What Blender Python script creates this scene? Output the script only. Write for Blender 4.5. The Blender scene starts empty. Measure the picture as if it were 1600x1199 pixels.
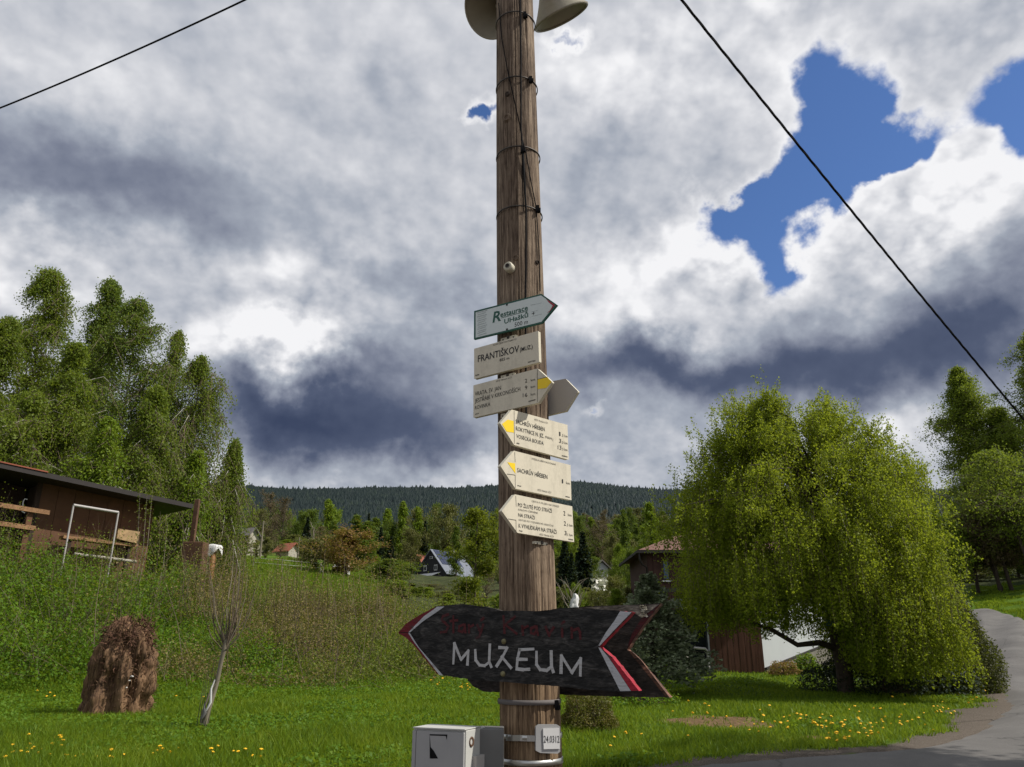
import bpy, math, random
import numpy as np
from mathutils import Vector, Matrix
R = math.radians
sc = bpy.context.scene
col = sc.collection
random.seed(7)

# ------------------------------------------------------------------ camera
PITCH = R(19.0); EYE = 1.65; F = 1200.0
SN, CS = math.sin(PITCH), math.cos(PITCH)
cam_d = bpy.data.cameras.new('camera'); cam = bpy.data.objects.new('camera', cam_d); col.objects.link(cam)
cam.location = (0, 0, EYE); cam.rotation_euler = (R(90) + PITCH, 0, 0)
cam_d.sensor_width = 36.0; cam_d.lens = 27.0; cam_d.clip_end = 20000; cam_d.clip_start = 0.05
sc.camera = cam
sc.view_settings.view_transform = 'Standard'; sc.view_settings.look = 'None'
sc.view_settings.exposure = 0.0; sc.view_settings.gamma = 1.0; sc.view_settings.use_curve_mapping = False
sc.cycles.max_bounces = 6; sc.cycles.transparent_max_bounces = 8
sc.cycles.diffuse_bounces = 3; sc.cycles.glossy_bounces = 2; sc.cycles.transmission_bounces = 3
sc.cycles.use_denoising = True

# ------------------------------------------------------------------ sun
SUN_AZ, SUN_EL = R(-7), R(48)
SD = Vector((math.cos(SUN_AZ) * math.cos(SUN_EL), math.sin(SUN_AZ) * math.cos(SUN_EL), math.sin(SUN_EL)))
sl = bpy.data.lights.new('sun', 'SUN'); sl.energy = 5.0; sl.angle = R(0.5); sl.color = (1.0, 0.945, 0.86)
so = bpy.data.objects.new('sun', sl); col.objects.link(so)
so.rotation_euler = SD.to_track_quat('Z', 'Y').to_euler()

# ------------------------------------------------------------------ pixel -> world direction (author-time measuring)
def ray(px, py):
    u = (px - 800) / F; v = (599.5 - py) / F
    return Vector((u, CS - v * SN, SN + v * CS))
def at(px, py, Y):
    d = ray(px, py); return Vector((0, 0, EYE)) + d * (Y / d.y)

# ------------------------------------------------------------------ world: sky + clouds
class NG:
    def __init__(s, nt): s.nt = nt; s.n = nt.nodes; s.l = nt.links
    def _set(s, sock, v):
        if isinstance(v, bpy.types.NodeSocket): s.l.new(v, sock)
        elif v is not None: sock.default_value = v
    def m(s, op, a, b=None, c=None, clamp=False):
        n = s.n.new('ShaderNodeMath'); n.operation = op; n.use_clamp = clamp
        for k, v in enumerate((a, b, c)): s._set(n.inputs[k], v)
        return n.outputs[0]
    def vm(s, op, a, b=None, scale=None):
        n = s.n.new('ShaderNodeVectorMath'); n.operation = op
        s._set(n.inputs[0], a)
        if b is not None: s._set(n.inputs[1], b)
        if scale is not None: s._set(n.inputs['Scale'], scale)
        return n.outputs['Value'] if op in ('DOT_PRODUCT', 'LENGTH', 'DISTANCE') else n.outputs[0]
    def noise(s, vec, scale=5, detail=4, rough=.5, dist=0, out='Fac', lac=2.0):
        n = s.n.new('ShaderNodeTexNoise'); s._set(n.inputs['Vector'], vec)
        n.inputs['Scale'].default_value = scale; n.inputs['Detail'].default_value = detail
        n.inputs['Roughness'].default_value = rough; n.inputs['Distortion'].default_value = dist; n.inputs['Lacunarity'].default_value = lac
        return n.outputs[out]
    def ramp(s, fac, stops, interp='LINEAR'):
        n = s.n.new('ShaderNodeValToRGB'); s._set(n.inputs[0], fac); e = n.color_ramp.elements; n.color_ramp.interpolation = interp
        while len(e) < len(stops): e.new(.5)
        for k, (p, c) in enumerate(stops):
            e[k].position = p; e[k].color = c if len(c) == 4 else (*c, 1)
        return n.outputs[0]
    def mix(s, fac, a, b, mode='MIX'):
        n = s.n.new('ShaderNodeMix'); n.data_type = 'RGBA'; n.blend_type = mode
        s._set(n.inputs[0], fac); s._set(n.inputs[6], a); s._set(n.inputs[7], b)
        return n.outputs[2]
    def mapr(s, v, a, b, c=0., d=1., kind='LINEAR'):
        n = s.n.new('ShaderNodeMapRange'); n.interpolation_type = kind; s._set(n.inputs[0], v)
        for k, x in enumerate((a, b, c, d)): s._set(n.inputs[k + 1], x)
        return n.outputs[0]
    def mapping(s, vec, scale=(1, 1, 1), loc=(0, 0, 0), rot=(0, 0, 0)):
        n = s.n.new('ShaderNodeMapping'); s._set(n.inputs[0], vec)
        n.inputs['Scale'].default_value = scale; n.inputs['Location'].default_value = loc; n.inputs['Rotation'].default_value = rot
        return n.outputs[0]

def build_world():
    w = bpy.data.worlds.new('World'); sc.world = w; w.use_nodes = True
    nt = w.node_tree; nt.nodes.clear(); g = NG(nt)
    out = nt.nodes.new('ShaderNodeOutputWorld')
    sky = nt.nodes.new('ShaderNodeTexSky'); sky.sky_type = 'NISHITA'; sky.sun_disc = False
    sky.sun_elevation = SUN_EL; sky.sun_rotation = R(90) - SUN_AZ
    sky.altitude = 700; sky.air_density = 1.0; sky.dust_density = 0.3; sky.ozone_density = 3.0
    tc = nt.nodes.new('ShaderNodeTexCoord'); D = tc.outputs['Generated']
    D = g.vm('NORMALIZE', D)
    # warped direction makes the cloud masses irregular
    wn = g.noise(D, 3.2, 5, .55, 0, 'Color')
    W = g.vm('ADD', D, g.vm('SCALE', g.vm('SUBTRACT', wn, (.5, .5, .5)), scale=.24))
    wn2 = g.noise(D, 12, 5, .6, 0, 'Color')
    W = g.vm('ADD', W, g.vm('SCALE', g.vm('SUBTRACT', wn2, (.5, .5, .5)), scale=.075))
    wn3 = g.noise(D, 38, 4, .6, 0, 'Color')
    W = g.vm('ADD', W, g.vm('SCALE', g.vm('SUBTRACT', wn3, (.5, .5, .5)), scale=.022))
    def blob(px, py, sx, sy, ang=0):
        c = ray(px, py).normalized()
        r = Vector((c.y, -c.x, 0)).normalized(); up = r.cross(c)
        a = R(ang); r2 = r * math.cos(a) + up * math.sin(a); u2 = up * math.cos(a) - r * math.sin(a)
        k = 1 / F * .9
        r2 = r2 / (sx * k); u2 = u2 / (sy * k)
        du = g.m('ADD', g.vm('DOT_PRODUCT', W, tuple(r2)), -c.dot(r2)); dv = g.m('ADD', g.vm('DOT_PRODUCT', W, tuple(u2)), -c.dot(u2))
        q = g.m('ADD', g.m('MULTIPLY', du, du), g.m('MULTIPLY', dv, dv))
        e = g.m('EXPONENT', g.m('MULTIPLY', q, -1.0))
        front = g.m('GREATER_THAN', g.vm('DOT_PRODUCT', D, tuple(c)), 0.0)
        return g.m('MULTIPLY', e, front)
    def total(lst, base):
        s = base
        for (px, py, sx, sy, ang, amp) in lst:
            s = g.m('MULTIPLY_ADD', blob(px, py, sx, sy, ang), amp, s)
        return s
    sep = nt.nodes.new('ShaderNodeSeparateXYZ'); g.l.new(D, sep.inputs[0])
    den = g.m('ADD', g.m('MAXIMUM', sep.outputs[2], 0.0), .75)
    P = g.vm('SCALE', D, scale=g.m('DIVIDE', 1.0, den))
    n1 = g.noise(P, 3.4, 9, .52, 0); n2 = g.noise(P, 10.0, 6, .55, 0); n1s = g.noise(P, 2.4, 4, .5, 0)
    def rel(scale, det, dlt): return g.m('SUBTRACT', g.noise(P, scale, det, .5), g.noise(g.vm('ADD', P, tuple(SD * dlt)), scale, det, .5))
    relief = g.m('ADD', g.m('MULTIPLY', rel(4, 2, .07), .36), g.m('ADD', g.m('MULTIPLY', rel(11, 3, .026), .5), g.m('MULTIPLY', rel(30, 3, .010), .50)))
    def puffs(scale, dst):
        v = nt.nodes.new('ShaderNodeTexVoronoi'); v.feature = 'F1'; v.inputs['Scale'].default_value = scale
        q = g.vm('ADD', P, g.vm('SCALE', g.vm('SUBTRACT', g.noise(P, scale * .8, 3, .5, 0, 'Color'), (.5, .5, .5)), scale=dst)); g.l.new(q, v.inputs['Vector'])
        return g.m('SUBTRACT', .45, v.outputs['Distance'])
    puff = g.m('ADD', g.m('MULTIPLY', puffs(11, .14), .55), g.m('MULTIPLY', puffs(28, .07), .5))
    def billow(v): return g.m('SUBTRACT', 1.0, g.m('ABSOLUTE', g.m('MULTIPLY_ADD', v, 2.0, -1.0)))
    holes = total(HOLES, 1.0)
    cov = g.m('ADD', holes, g.m('ADD', g.m('MULTIPLY', g.m('SUBTRACT', n1, .5), 1.5), g.m('MULTIPLY', g.m('SUBTRACT', n2, .5), 1.1)))
    alpha = g.mapr(cov, .40, .68, 0, 1, 'SMOOTHSTEP')
    cum = g.m('MINIMUM', total(CUMULI, .12), 1.0)
    lum = total(LUMS, 0.72)
    lum = g.m('ADD', lum, g.m('MULTIPLY', g.m('SUBTRACT', n1s, .5), .20))
    lum = g.m('ADD', lum, g.m('MULTIPLY', relief, g.m('MULTIPLY', g.mapr(lum, .15, .65, .35, 1.0), g.m('MULTIPLY_ADD', cum, .7, .5))))
    lum = g.m('ADD', lum, g.m('MULTIPLY', g.m('MULTIPLY', puff, .60), cum))
    # thin edges next to the blue are bright
    edge = g.m('MULTIPLY', g.m('SUBTRACT', 1.0, g.mapr(cov, .66, 1.0, 0, 1)), .16)
    lum = g.m('ADD', lum, edge)
    ccol = g.ramp(lum, [(0.0, (.045, .062, .118)), (.22, (.085, .107, .175)), (.42, (.215, .24, .315)), (.62, (.375, .41, .48)), (.80, (.62, .635, .68)), (1.0, (.91, .91, .93))])
    bg1 = nt.nodes.new('ShaderNodeBackground'); bg1.inputs[1].default_value = 0.11
    hsv = nt.nodes.new('ShaderNodeHueSaturation'); hsv.inputs['Saturation'].default_value = 1.12; g.l.new(sky.outputs[0], hsv.inputs['Color'])
    g.l.new(g.mix(1.0, hsv.outputs[0], (1.0, .98, 1.12, 1), 'MULTIPLY'), bg1.inputs[0])
    bg2 = nt.nodes.new('ShaderNodeBackground'); g.l.new(ccol, bg2.inputs[0]); bg2.inputs[1].default_value = 1.0
    mx = nt.nodes.new('ShaderNodeMixShader'); g.l.new(alpha, mx.inputs[0]); g.l.new(bg1.outputs[0], mx.inputs[1]); g.l.new(bg2.outputs[0], mx.inputs[2])
    g.l.new(mx.outputs[0], out.inputs[0])
    w.cycles.sampling_method = 'MANUAL'; w.cycles.sample_map_resolution = 512
HOLES = [(1120, 300, 60, 32, 0, -.45), (1310, 210, 60, 40, 0, -.4), (1190, 300, 120, 55, 12, -.85), (1285, 165, 60, 75, 10, -.75), (1190, 400, 38, 55, 0, -.6), (1390, 225, 60, 28, 10, -.5),
         (1590, 130, 45, 55, 0, -.7), (752, 188, 32, 24, 25, -.95), (885, 95, 30, 18, 20, -.62), (250, 490, 26, 14, 0, -.8),
         (945, 634, 28, 9, 0, -.55), (1200, 30, 34, 16, 0, -.28), (1250, 250, 60, 40, 0, -.35),
         (1470, 300, 150, 90, 0, .35), (300, 300, 400, 300, 0, .3), (500, 620, 400, 120, 0, .3), (1300, 600, 400, 80, 0, .3)]
CUMULI = [(1470, 300, 190, 110, 5, 1.0), (1090, 390, 150, 70, 0, .8), (450, 540, 150, 60, 0, .7), (1100, 110, 220, 90, 0, .5), (60, 330, 120, 80, 0, .5), (500, 440, 200, 60, 0, .4), (1560, 40, 120, 60, 0, .4)]
LUMS = [(450, 530, 100, 30, -3, .22), (330, 560, 60, 40, 0, .15), (440, 640, 90, 40, 0, -.22), (1350, 130, 100, 40, 0, .1), (200, 270, 220, 62, -4, -.30), (60, 240, 120, 60, 0, -.12), (560, 320, 130, 70, 0, -.12), (500, 655, 190, 75, -5, -.50), (560, 590, 150, 50, 0, -.22),
        (1060, 570, 180, 50, 0, -.34), (1300, 575, 230, 75, 0, -.46), (1530, 480, 130, 85, 0, -.40), (700, 470, 110, 55, 0, -.16),
        (950, 560, 120, 40, 0, -.18), (640, 700, 180, 40, 0, -.2), (1500, 60, 110, 60, 0, -.10), (940, 260, 90, 90, 0, -.10),
        (430, 545, 115, 45, -3, .40), (1100, 90, 200, 80, 0, .16), (1470, 280, 170, 70, 8, .36), (1080, 385, 140, 50, 0, .26), (20, 320, 70, 50, 0, .2),
        (430, 420, 130, 40, 0, .14), (740, 725, 90, 30, 0, .28), (1420, 690, 60, 60, 0, .25), (1000, 480, 140, 40, 0, .2), (920, 160, 120, 60, 0, .14),
        (180, 110, 200, 50, 0, .10), (560, 60, 200, 50, 0, .10), (140, 400, 100, 40, 0, .14), (380, 730, 40, 40, 0, .2)]
build_world()

# ------------------------------------------------------------------ materials
def new_mat(name):
    m = bpy.data.materials.new(name); m.use_nodes = True; nt = m.node_tree
    b = nt.nodes['Principled BSDF']; return m, NG(nt), b
def geo_pos(g):
    tc = g.n.new('ShaderNodeTexCoord'); return tc.outputs['Object']
def wpos(g):
    n = g.n.new('ShaderNodeNewGeometry'); return n.outputs['Position']
def bump(g, b, h, strength=.5, dist=.01):
    n = g.n.new('ShaderNodeBump'); n.inputs['Strength'].default_value = strength; n.inputs['Distance'].default_value = dist
    g.l.new(h, n.inputs['Height']); g.l.new(n.outputs[0], b.inputs['Normal'])
def simple(name, c, rough=.7, var=.25, scale=6, metal=0, bumps=.0, dirt=None, spec=.4):
    m, g, b = new_mat(name); P = geo_pos(g)
    n = g.noise(P, scale, 6, .6)
    c2 = tuple(max(0, x * (1 - var)) for x in c)
    col_ = g.ramp(n, [(.3, c2), (.7, c)])
    if dirt:
        col_ = g.mix(g.ramp(g.noise(P, scale * .6, 8, .7), [(.55, (0, 0, 0)), (.75, (1, 1, 1))]), col_, (*dirt, 1))
    g.l.new(col_, b.inputs['Base Color']); b.inputs['Roughness'].default_value = rough; b.inputs['Metallic'].default_value = metal
    b.inputs['Specular IOR Level'].default_value = spec
    if bumps: bump(g, b, g.noise(P, scale * 8, 5, .6), bumps, .01)
    return m
def leafmat(name, c1, c2, c3=None, tr=.35, rough=.55, big=.5, tcol=(.30, .36, .02, 1)):
    m, g, b = new_mat(name)
    geo = g.n.new('ShaderNodeNewGeometry')
    r = geo.outputs['Random Per Island']
    n = g.noise(geo.outputs['Position'], big, 3, .5)
    f = g.m('ADD', g.m('MULTIPLY', r, .40), g.m('MULTIPLY', n, .70))
    stops = [(.15, c1), (.85, c2)] if c3 is None else [(.12, c1), (.6, c2), (.92, c3)]
    c = g.ramp(f, stops)
    g.l.new(c, b.inputs['Base Color']); b.inputs['Roughness'].default_value = rough; b.inputs['Specular IOR Level'].default_value = .18
    t = g.n.new('ShaderNodeBsdfTranslucent'); g.l.new(g.mix(.5, c, tcol), t.inputs[0])
    mx = g.n.new('ShaderNodeMixShader'); mx.inputs[0].default_value = tr
    g.l.new(b.outputs[0], mx.inputs[1]); g.l.new(t.outputs[0], mx.inputs[2])
    o = [x for x in g.n if x.type == 'OUTPUT_MATERIAL'][0]; g.l.new(mx.outputs[0], o.inputs[0])
    return m
def woodmat(name, c_dark, c_light, axis='Z', scale=1.0, rough=.85, bmp=.6, crack=.5):
    m, g, b = new_mat(name); P = geo_pos(g)
    s = {'Z': (30, 30, 1.6), 'X': (1.6, 30, 30)}[axis]; s = tuple(x * scale for x in s)
    M = g.mapping(P, s)
    n = g.noise(M, 1.0, 8, .65, .6); n2 = g.noise(M, 4.0, 4, .6, .3); big = g.noise(P, 1.7 * scale, 4, .6)
    f = g.m('ADD', g.m('MULTIPLY', n, .6), g.m('ADD', g.m('MULTIPLY', n2, .25), g.m('MULTIPLY', big, .25)))
    c = g.ramp(f, [(.36, tuple(x * .25 for x in c_dark)), (.45, c_dark), (.62, c_light), (.8, tuple(min(1, x * 1.25) for x in c_light))])
    g.l.new(c, b.inputs['Base Color']); b.inputs['Roughness'].default_value = rough; b.inputs['Specular IOR Level'].default_value = .2
    bump(g, b, f, bmp, .012 / scale); return m

M = {}
M['leaf_birch_hero'] = leafmat('leaf_birch_hero', (.095, .14, .009), (.19, .25, .013), (.29, .335, .024), .52, big=.8, tcol=(.42, .48, .033, 1))
M['leaf_birch'] = leafmat('leaf_birch', (.07, .125, .014), (.16, .22, .028), (.24, .29, .05), .50)
M['leaf_birch_cool'] = leafmat('leaf_birch_cool', (.055, .11, .018), (.13, .19, .03), (.19, .25, .055), .46)
M['leaf_bright'] = leafmat('leaf_bright', (.08, .15, .012), (.16, .24, .018), (.24, .30, .04), .42, big=.15)
M['leaf_mid'] = leafmat('leaf_mid', (.045, .09, .014), (.09, .14, .018), (.13, .18, .03), .35, big=.1)
M['leaf_olive'] = leafmat('leaf_olive', (.08, .085, .028), (.14, .14, .042), (.18, .18, .055), .25, big=.1)
M['leaf_orange'] = leafmat('leaf_orange', (.12, .07, .022), (.22, .12, .04), (.30, .17, .06), .3)
M['leaf_brown'] = leafmat('leaf_brown', (.07, .05, .03), (.12, .085, .05), (.15, .11, .06), .2, big=.1)
M['leaf_maple'] = leafmat('leaf_maple', (.07, .10, .008), (.14, .17, .012), (.24, .24, .02), .42)
M['needle_dark'] = leafmat('needle_dark', (.008, .018, .010), (.018, .034, .018), (.03, .05, .028), .1, big=.3)
M['needle_blue'] = leafmat('needle_blue', (.09, .12, .07), (.20, .235, .14), (.32, .35, .22), .3, big=2, tcol=(.2, .26, .12, 1))
M['needle_far'] = leafmat('needle_far', (.004, .010, .011), (.009, .018, .018), (.020, .032, .022), .0, big=.012)
M['thicket'] = leafmat('thicket', (.065, .075, .020), (.14, .18, .022), (.26, .27, .05), .38, big=1.1)
M['thicket_green'] = leafmat('thicket_green', (.045, .105, .010), (.10, .20, .012), (.17, .26, .020), .45, big=.6)
M['thicket_brown'] = leafmat('thicket_brown', (.09, .065, .03), (.19, .14, .05), (.26, .25, .07), .3, big=1.3)
M['white_bloom'] = leafmat('white_bloom', (.6, .58, .5), (.75, .74, .68), None, .2)
M['dark_bush'] = leafmat('dark_bush', (.018, .03, .010), (.05, .055, .018), (.13, .13, .035), .25, big=2)
M['heath'] = leafmat('heath', (.05, .06, .015), (.11, .10, .02), (.17, .11, .03), .25, big=3)
M['bark_birch'] = simple('bark_birch', (.42, .40, .34), .8, .75, 3, dirt=(.05, .045, .04))
M['bark_dark'] = simple('bark_dark', (.075, .055, .04), .9, .6, 8, bumps=.5)
M['twig'] = simple('twig', (.16, .12, .08), .85, .5, 4)
M['twig_pale'] = simple('twig_pale', (.22, .19, .14), .85, .3, 4)
M['twig_olive'] = simple('twig_olive', (.13, .13, .06), .8, .4, 4)
M['black_rubber'] = simple('black_rubber', (.010, .010, .011), .8, .3, 20, spec=.08)
M['steel'] = simple('steel', (.55, .55, .53), .35, .25, 20, metal=.9)
M['band_steel'] = simple('band_steel', (.09, .08, .07), .6, .5, 20, metal=.6)
M['cream'] = simple('cream', (.66, .605, .48), .45, .05, 3, dirt=None)
def dirty_cream():
    m, g, b = new_mat('cream'); P = wpos(g); n = g.noise(g.mapping(P, (14, 14, 2.5)), 1.0, 6, .65, .4); f = g.noise(P, 40, 5, .7)
    k = g.ramp(g.m('ADD', g.m('MULTIPLY', n, .6), g.m('MULTIPLY', f, .4)), [(.48, (0, 0, 0)), (.68, (.5, .5, .5))])
    g.l.new(g.mix(k, (.62, .57, .45, 1), (.36, .33, .26, 1)), b.inputs['Base Color']); b.inputs['Roughness'].default_value = .5; b.inputs['Specular IOR Level'].default_value = .35; M['cream'] = m
dirty_cream()
M['cream_edge'] = simple('cream_edge', (.62, .58, .46), .5, .2, 6)
M['ink'] = simple('ink', (.015, .015, .015), .6, .1, 4)
M['white_sheet'] = simple('white_sheet', (.60, .66, .64), .45, .06, 3)
M['green_ink'] = simple('green_ink', (.01, .085, .055), .5, .1, 4)
M['red_ink'] = simple('red_ink', (.35, .012, .03), .5, .2, 4)
M['grey_ink'] = simple('grey_ink', (.30, .34, .34), .6, .2, 8)
M['yellow_ink'] = simple('yellow_ink', (.85, .60, .01), .5, .05, 4)
M['back_grey'] = simple('back_grey', (.40, .38, .36), .55, .08, 4)
M['horn'] = simple('horn', (.36, .33, .25), .5, .25, 4, dirt=(.16, .15, .10))
M['cabinet'] = simple('cabinet', (.50, .50, .47), .5, .12, 3, dirt=(.40, .39, .34))
M['cabinet_dark'] = simple('cabinet_dark', (.14, .14, .135), .6, .2, 6)
M['plate_grey'] = simple('plate_grey', (.33, .33, .33), .5, .1, 6)
M['white_paint'] = simple('white_paint', (.66, .66, .65), .5, .1, 6)
M['rust'] = simple('rust', (.13, .065, .035), .85, .5, 5, bumps=.3)
M['black_wood'] = simple('black_wood', (.025, .026, .028), .8, .4, 3)
M['slate'] = simple('slate', (.16, .18, .22), .5, .2, 2)
M['solar'] = simple('solar', (.02, .03, .07), .12, .2, 2)
M['roof_red'] = simple('roof_red', (.30, .09, .05), .8, .3, 3)
M['roof_brown'] = simple('roof_brown', (.17, .085, .065), .75, .2, 4)
M['roof_dark'] = simple('roof_dark', (.03, .024, .022), .7, .3, 4)
M['roof_grey'] = simple('roof_grey', (.16, .145, .14), .8, .3, 2)
M['plaster'] = simple('plaster', (.40, .37, .31), .85, .15, 1)
M['plaster_white'] = simple('plaster_white', (.45, .47, .48), .7, .06, 2)
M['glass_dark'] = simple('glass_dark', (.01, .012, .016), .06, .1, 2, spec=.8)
M['glass_blue'] = simple('glass_blue', (.05, .09, .2), .08, .1, 2, spec=.9)
M['shed_wall'] = simple('shed_wall', (.135, .064, .030), .8, .35, 2.5, bumps=.15)
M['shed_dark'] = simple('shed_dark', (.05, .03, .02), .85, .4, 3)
M['house_brown'] = simple('house_brown', (.065, .028, .02), .8, .3, 3)
M['plank_red'] = woodmat('plank_red', (.05, .022, .014), (.10, .045, .030), 'Z', .5)
M['rail_wood'] = woodmat('rail_wood', (.18, .10, .05), (.33, .19, .10), 'X', .6)
M['timber'] = simple('timber', (.45, .30, .15), .8, .4, 6, bumps=.3)
M['orange_box'] = simple('orange_box', (.30, .12, .03), .6, .4, 6)
M['blue_box'] = simple('blue_box', (.03, .12, .28), .6, .2, 6)
M['stone'] = simple('stone', (.22, .20, .17), .9, .4, 2, bumps=.3)
M['dandelion_yellow'] = simple('dandelion_yellow', (.85, .48, .01), .7, .15, 90)
M['stalk'] = simple('stalk', (.08, .14, .02), .7, .2, 20)
M['stump'] = woodmat('stump', (.05, .028, .018), (.20, .12, .065), 'Z', .9, bmp=.6)
M['root'] = simple('root', (.13, .06, .035), .9, .5, 10)
M['pole_wood'] = None; M['museum_wood'] = None

def pole_material():
    m, g, b = new_mat('pole_wood'); P = geo_pos(g)
    W = g.mapping(P, (75, 75, 2.2)); F2 = g.mapping(P, (230, 230, 9))
    n = g.noise(W, 1.0, 8, .70, .4); f = g.noise(F2, 1.0, 4, .65, .3); big = g.noise(P, 2.2, 4, .6)
    flake = g.noise(g.mapping(P, (60, 60, 18)), 1.0, 5, .7)
    s = g.m('ADD', g.m('MULTIPLY', n, .5), g.m('ADD', g.m('MULTIPLY', f, .3), g.m('MULTIPLY', big, .25)))
    c = g.ramp(s, [(.40, (.016, .011, .008)), (.47, (.085, .060, .044)), (.55, (.20, .150, .108)), (.67, (.38, .30, .22))])
    c = g.mix(g.ramp(flake, [(.56, (0, 0, 0)), (.66, (.55, .55, .55))]), c, (.055, .036, .022, 1))
    # the lower metre is yellower and less weathered
    sep = g.n.new('ShaderNodeSeparateXYZ'); g.l.new(P, sep.inputs[0])
    low = g.mapr(sep.outputs[2], 1.3, 2.3, 1, 0)
    c = g.mix(g.m('MULTIPLY', low, .40), c, g.mix(1.0, c, (1.25, 1.0, .58, 1), 'MULTIPLY'))
    g.l.new(c, b.inputs['Base Color']); b.inputs['Roughness'].default_value = .88; b.inputs['Specular IOR Level'].default_value = .15
    bump(g, b, g.m('ADD', s, g.m('MULTIPLY', flake, -.35)), 1.0, .010)
    M['pole_wood'] = m
pole_material()
def board_material(name, base, dark, paint=None, amount=.5):
    m, g, b = new_mat(name); P = geo_pos(g)
    W = g.mapping(P, (1.5, 26, 34)); n = g.noise(W, 1.0, 6, .58, .7)
    n2 = g.noise(g.mapping(P, (3.5, 90, 150)), 1.0, 3, .6, .2)
    s = g.m('ADD', g.m('MULTIPLY', n, .7), g.m('MULTIPLY', n2, .3))
    c = g.ramp(s, [(.38, tuple(x * .25 for x in dark)), (.47, dark), (.58, base), (.72, tuple(x * 3.0 for x in base))])
    if paint:
        k = g.ramp(g.m('ADD', g.m('MULTIPLY', s, .6), g.m('MULTIPLY', g.noise(P, 22, 6, .7), .4)), [(amount - .05, (1, 1, 1)), (amount + .05, (.12, .12, .12))])
        c = g.mix(k, c, (*paint, 1))
    g.l.new(c, b.inputs['Base Color']); b.inputs['Roughness'].default_value = .7; b.inputs['Specular IOR Level'].default_value = .3
    bump(g, b, s, 1.0, .012); return m
M['museum_wood'] = board_material('museum_wood', (.034, .032, .030), (.009, .009, .009))
M['museum_back'] = board_material('museum_back', (.20, .175, .145), (.10, .085, .07))
M['museum_rim'] = board_material('museum_rim', (.16, .075, .05), (.09, .045, .03))
M['museum_dark'] = board_material('museum_dark', (.035, .028, .024), (.018, .014, .012))
M['paint_white'] = board_material('paint_white', (.05, .05, .05), (.03, .03, .03), (.42, .43, .45), .60)
M['paint_red'] = board_material('paint_red', (.04, .02, .02), (.03, .012, .012), (.30, .014, .03), .58)  # brighter copy of the red for the notch, sunlight put into the colour
M['paint_red_dull'] = board_material('paint_red_dull', (.03, .018, .018), (.02, .012, .012), (.070, .010, .012), .545)
M['paint_red_mid'] = board_material('paint_red_mid', (.03, .018, .018), (.02, .012, .012), (.13, .010, .016), .58)  # darker copy of the same red for the front, shade put into the colour
M['letter_white'] = board_material('letter_white', (.30, .30, .30), (.2, .2, .2), (.42, .42, .42), .62)

# ------------------------------------------------------------------ mesh helpers
def arr_mesh(name, V, Fc, mats, mi=None, smooth=False):
    """V (n,3); Fc (m,k) int array of uniform polygons"""
    V = np.asarray(V, dtype=np.float32).reshape(-1, 3); Fc = np.asarray(Fc, dtype=np.int32)
    me = bpy.data.meshes.new(name); k = Fc.shape[1]; m = len(Fc)
    me.vertices.add(len(V)); me.vertices.foreach_set('co', V.ravel())
    me.loops.add(m * k); me.loops.foreach_set('vertex_index', Fc.ravel())
    me.polygons.add(m); me.polygons.foreach_set('loop_start', np.arange(0, m * k, k, dtype=np.int32))
    try: me.polygons.foreach_set('loop_total', np.full(m, k, dtype=np.int32))
    except Exception: pass
    for x in mats: me.materials.append(x)
    if mi is not None: me.polygons.foreach_set('material_index', np.asarray(mi, dtype=np.int32))
    if smooth: me.polygons.foreach_set('use_smooth', np.ones(m, dtype=bool))
    me.update(calc_edges=True); return me
def link(name, me, parent=None, loc=None):
    o = bpy.data.objects.new(name, me); col.objects.link(o)
    if parent is not None: o.parent = parent
    if loc is not None: o.location = loc
    return o
def tag(o, label=None, cat=None, group=None, kind=None):
    if label: o['label'] = label
    if cat: o['category'] = cat
    if group: o['group'] = group
    if kind: o['kind'] = kind
    return o
def empty(name, loc=(0, 0, 0), rz=0, label=None, cat=None, group=None):
    o = bpy.data.objects.new(name, None); col.objects.link(o); o.location = loc; o.rotation_euler = (0, 0, rz)
    o.empty_display_size = .2
    return tag(o, label, cat, group)
def copy_tree(o, parent=None):
    c = o.copy(); col.objects.link(c)
    if parent is not None: c.parent = parent
    for ch in list(o.children): copy_tree(ch, c)
    return c
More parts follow.
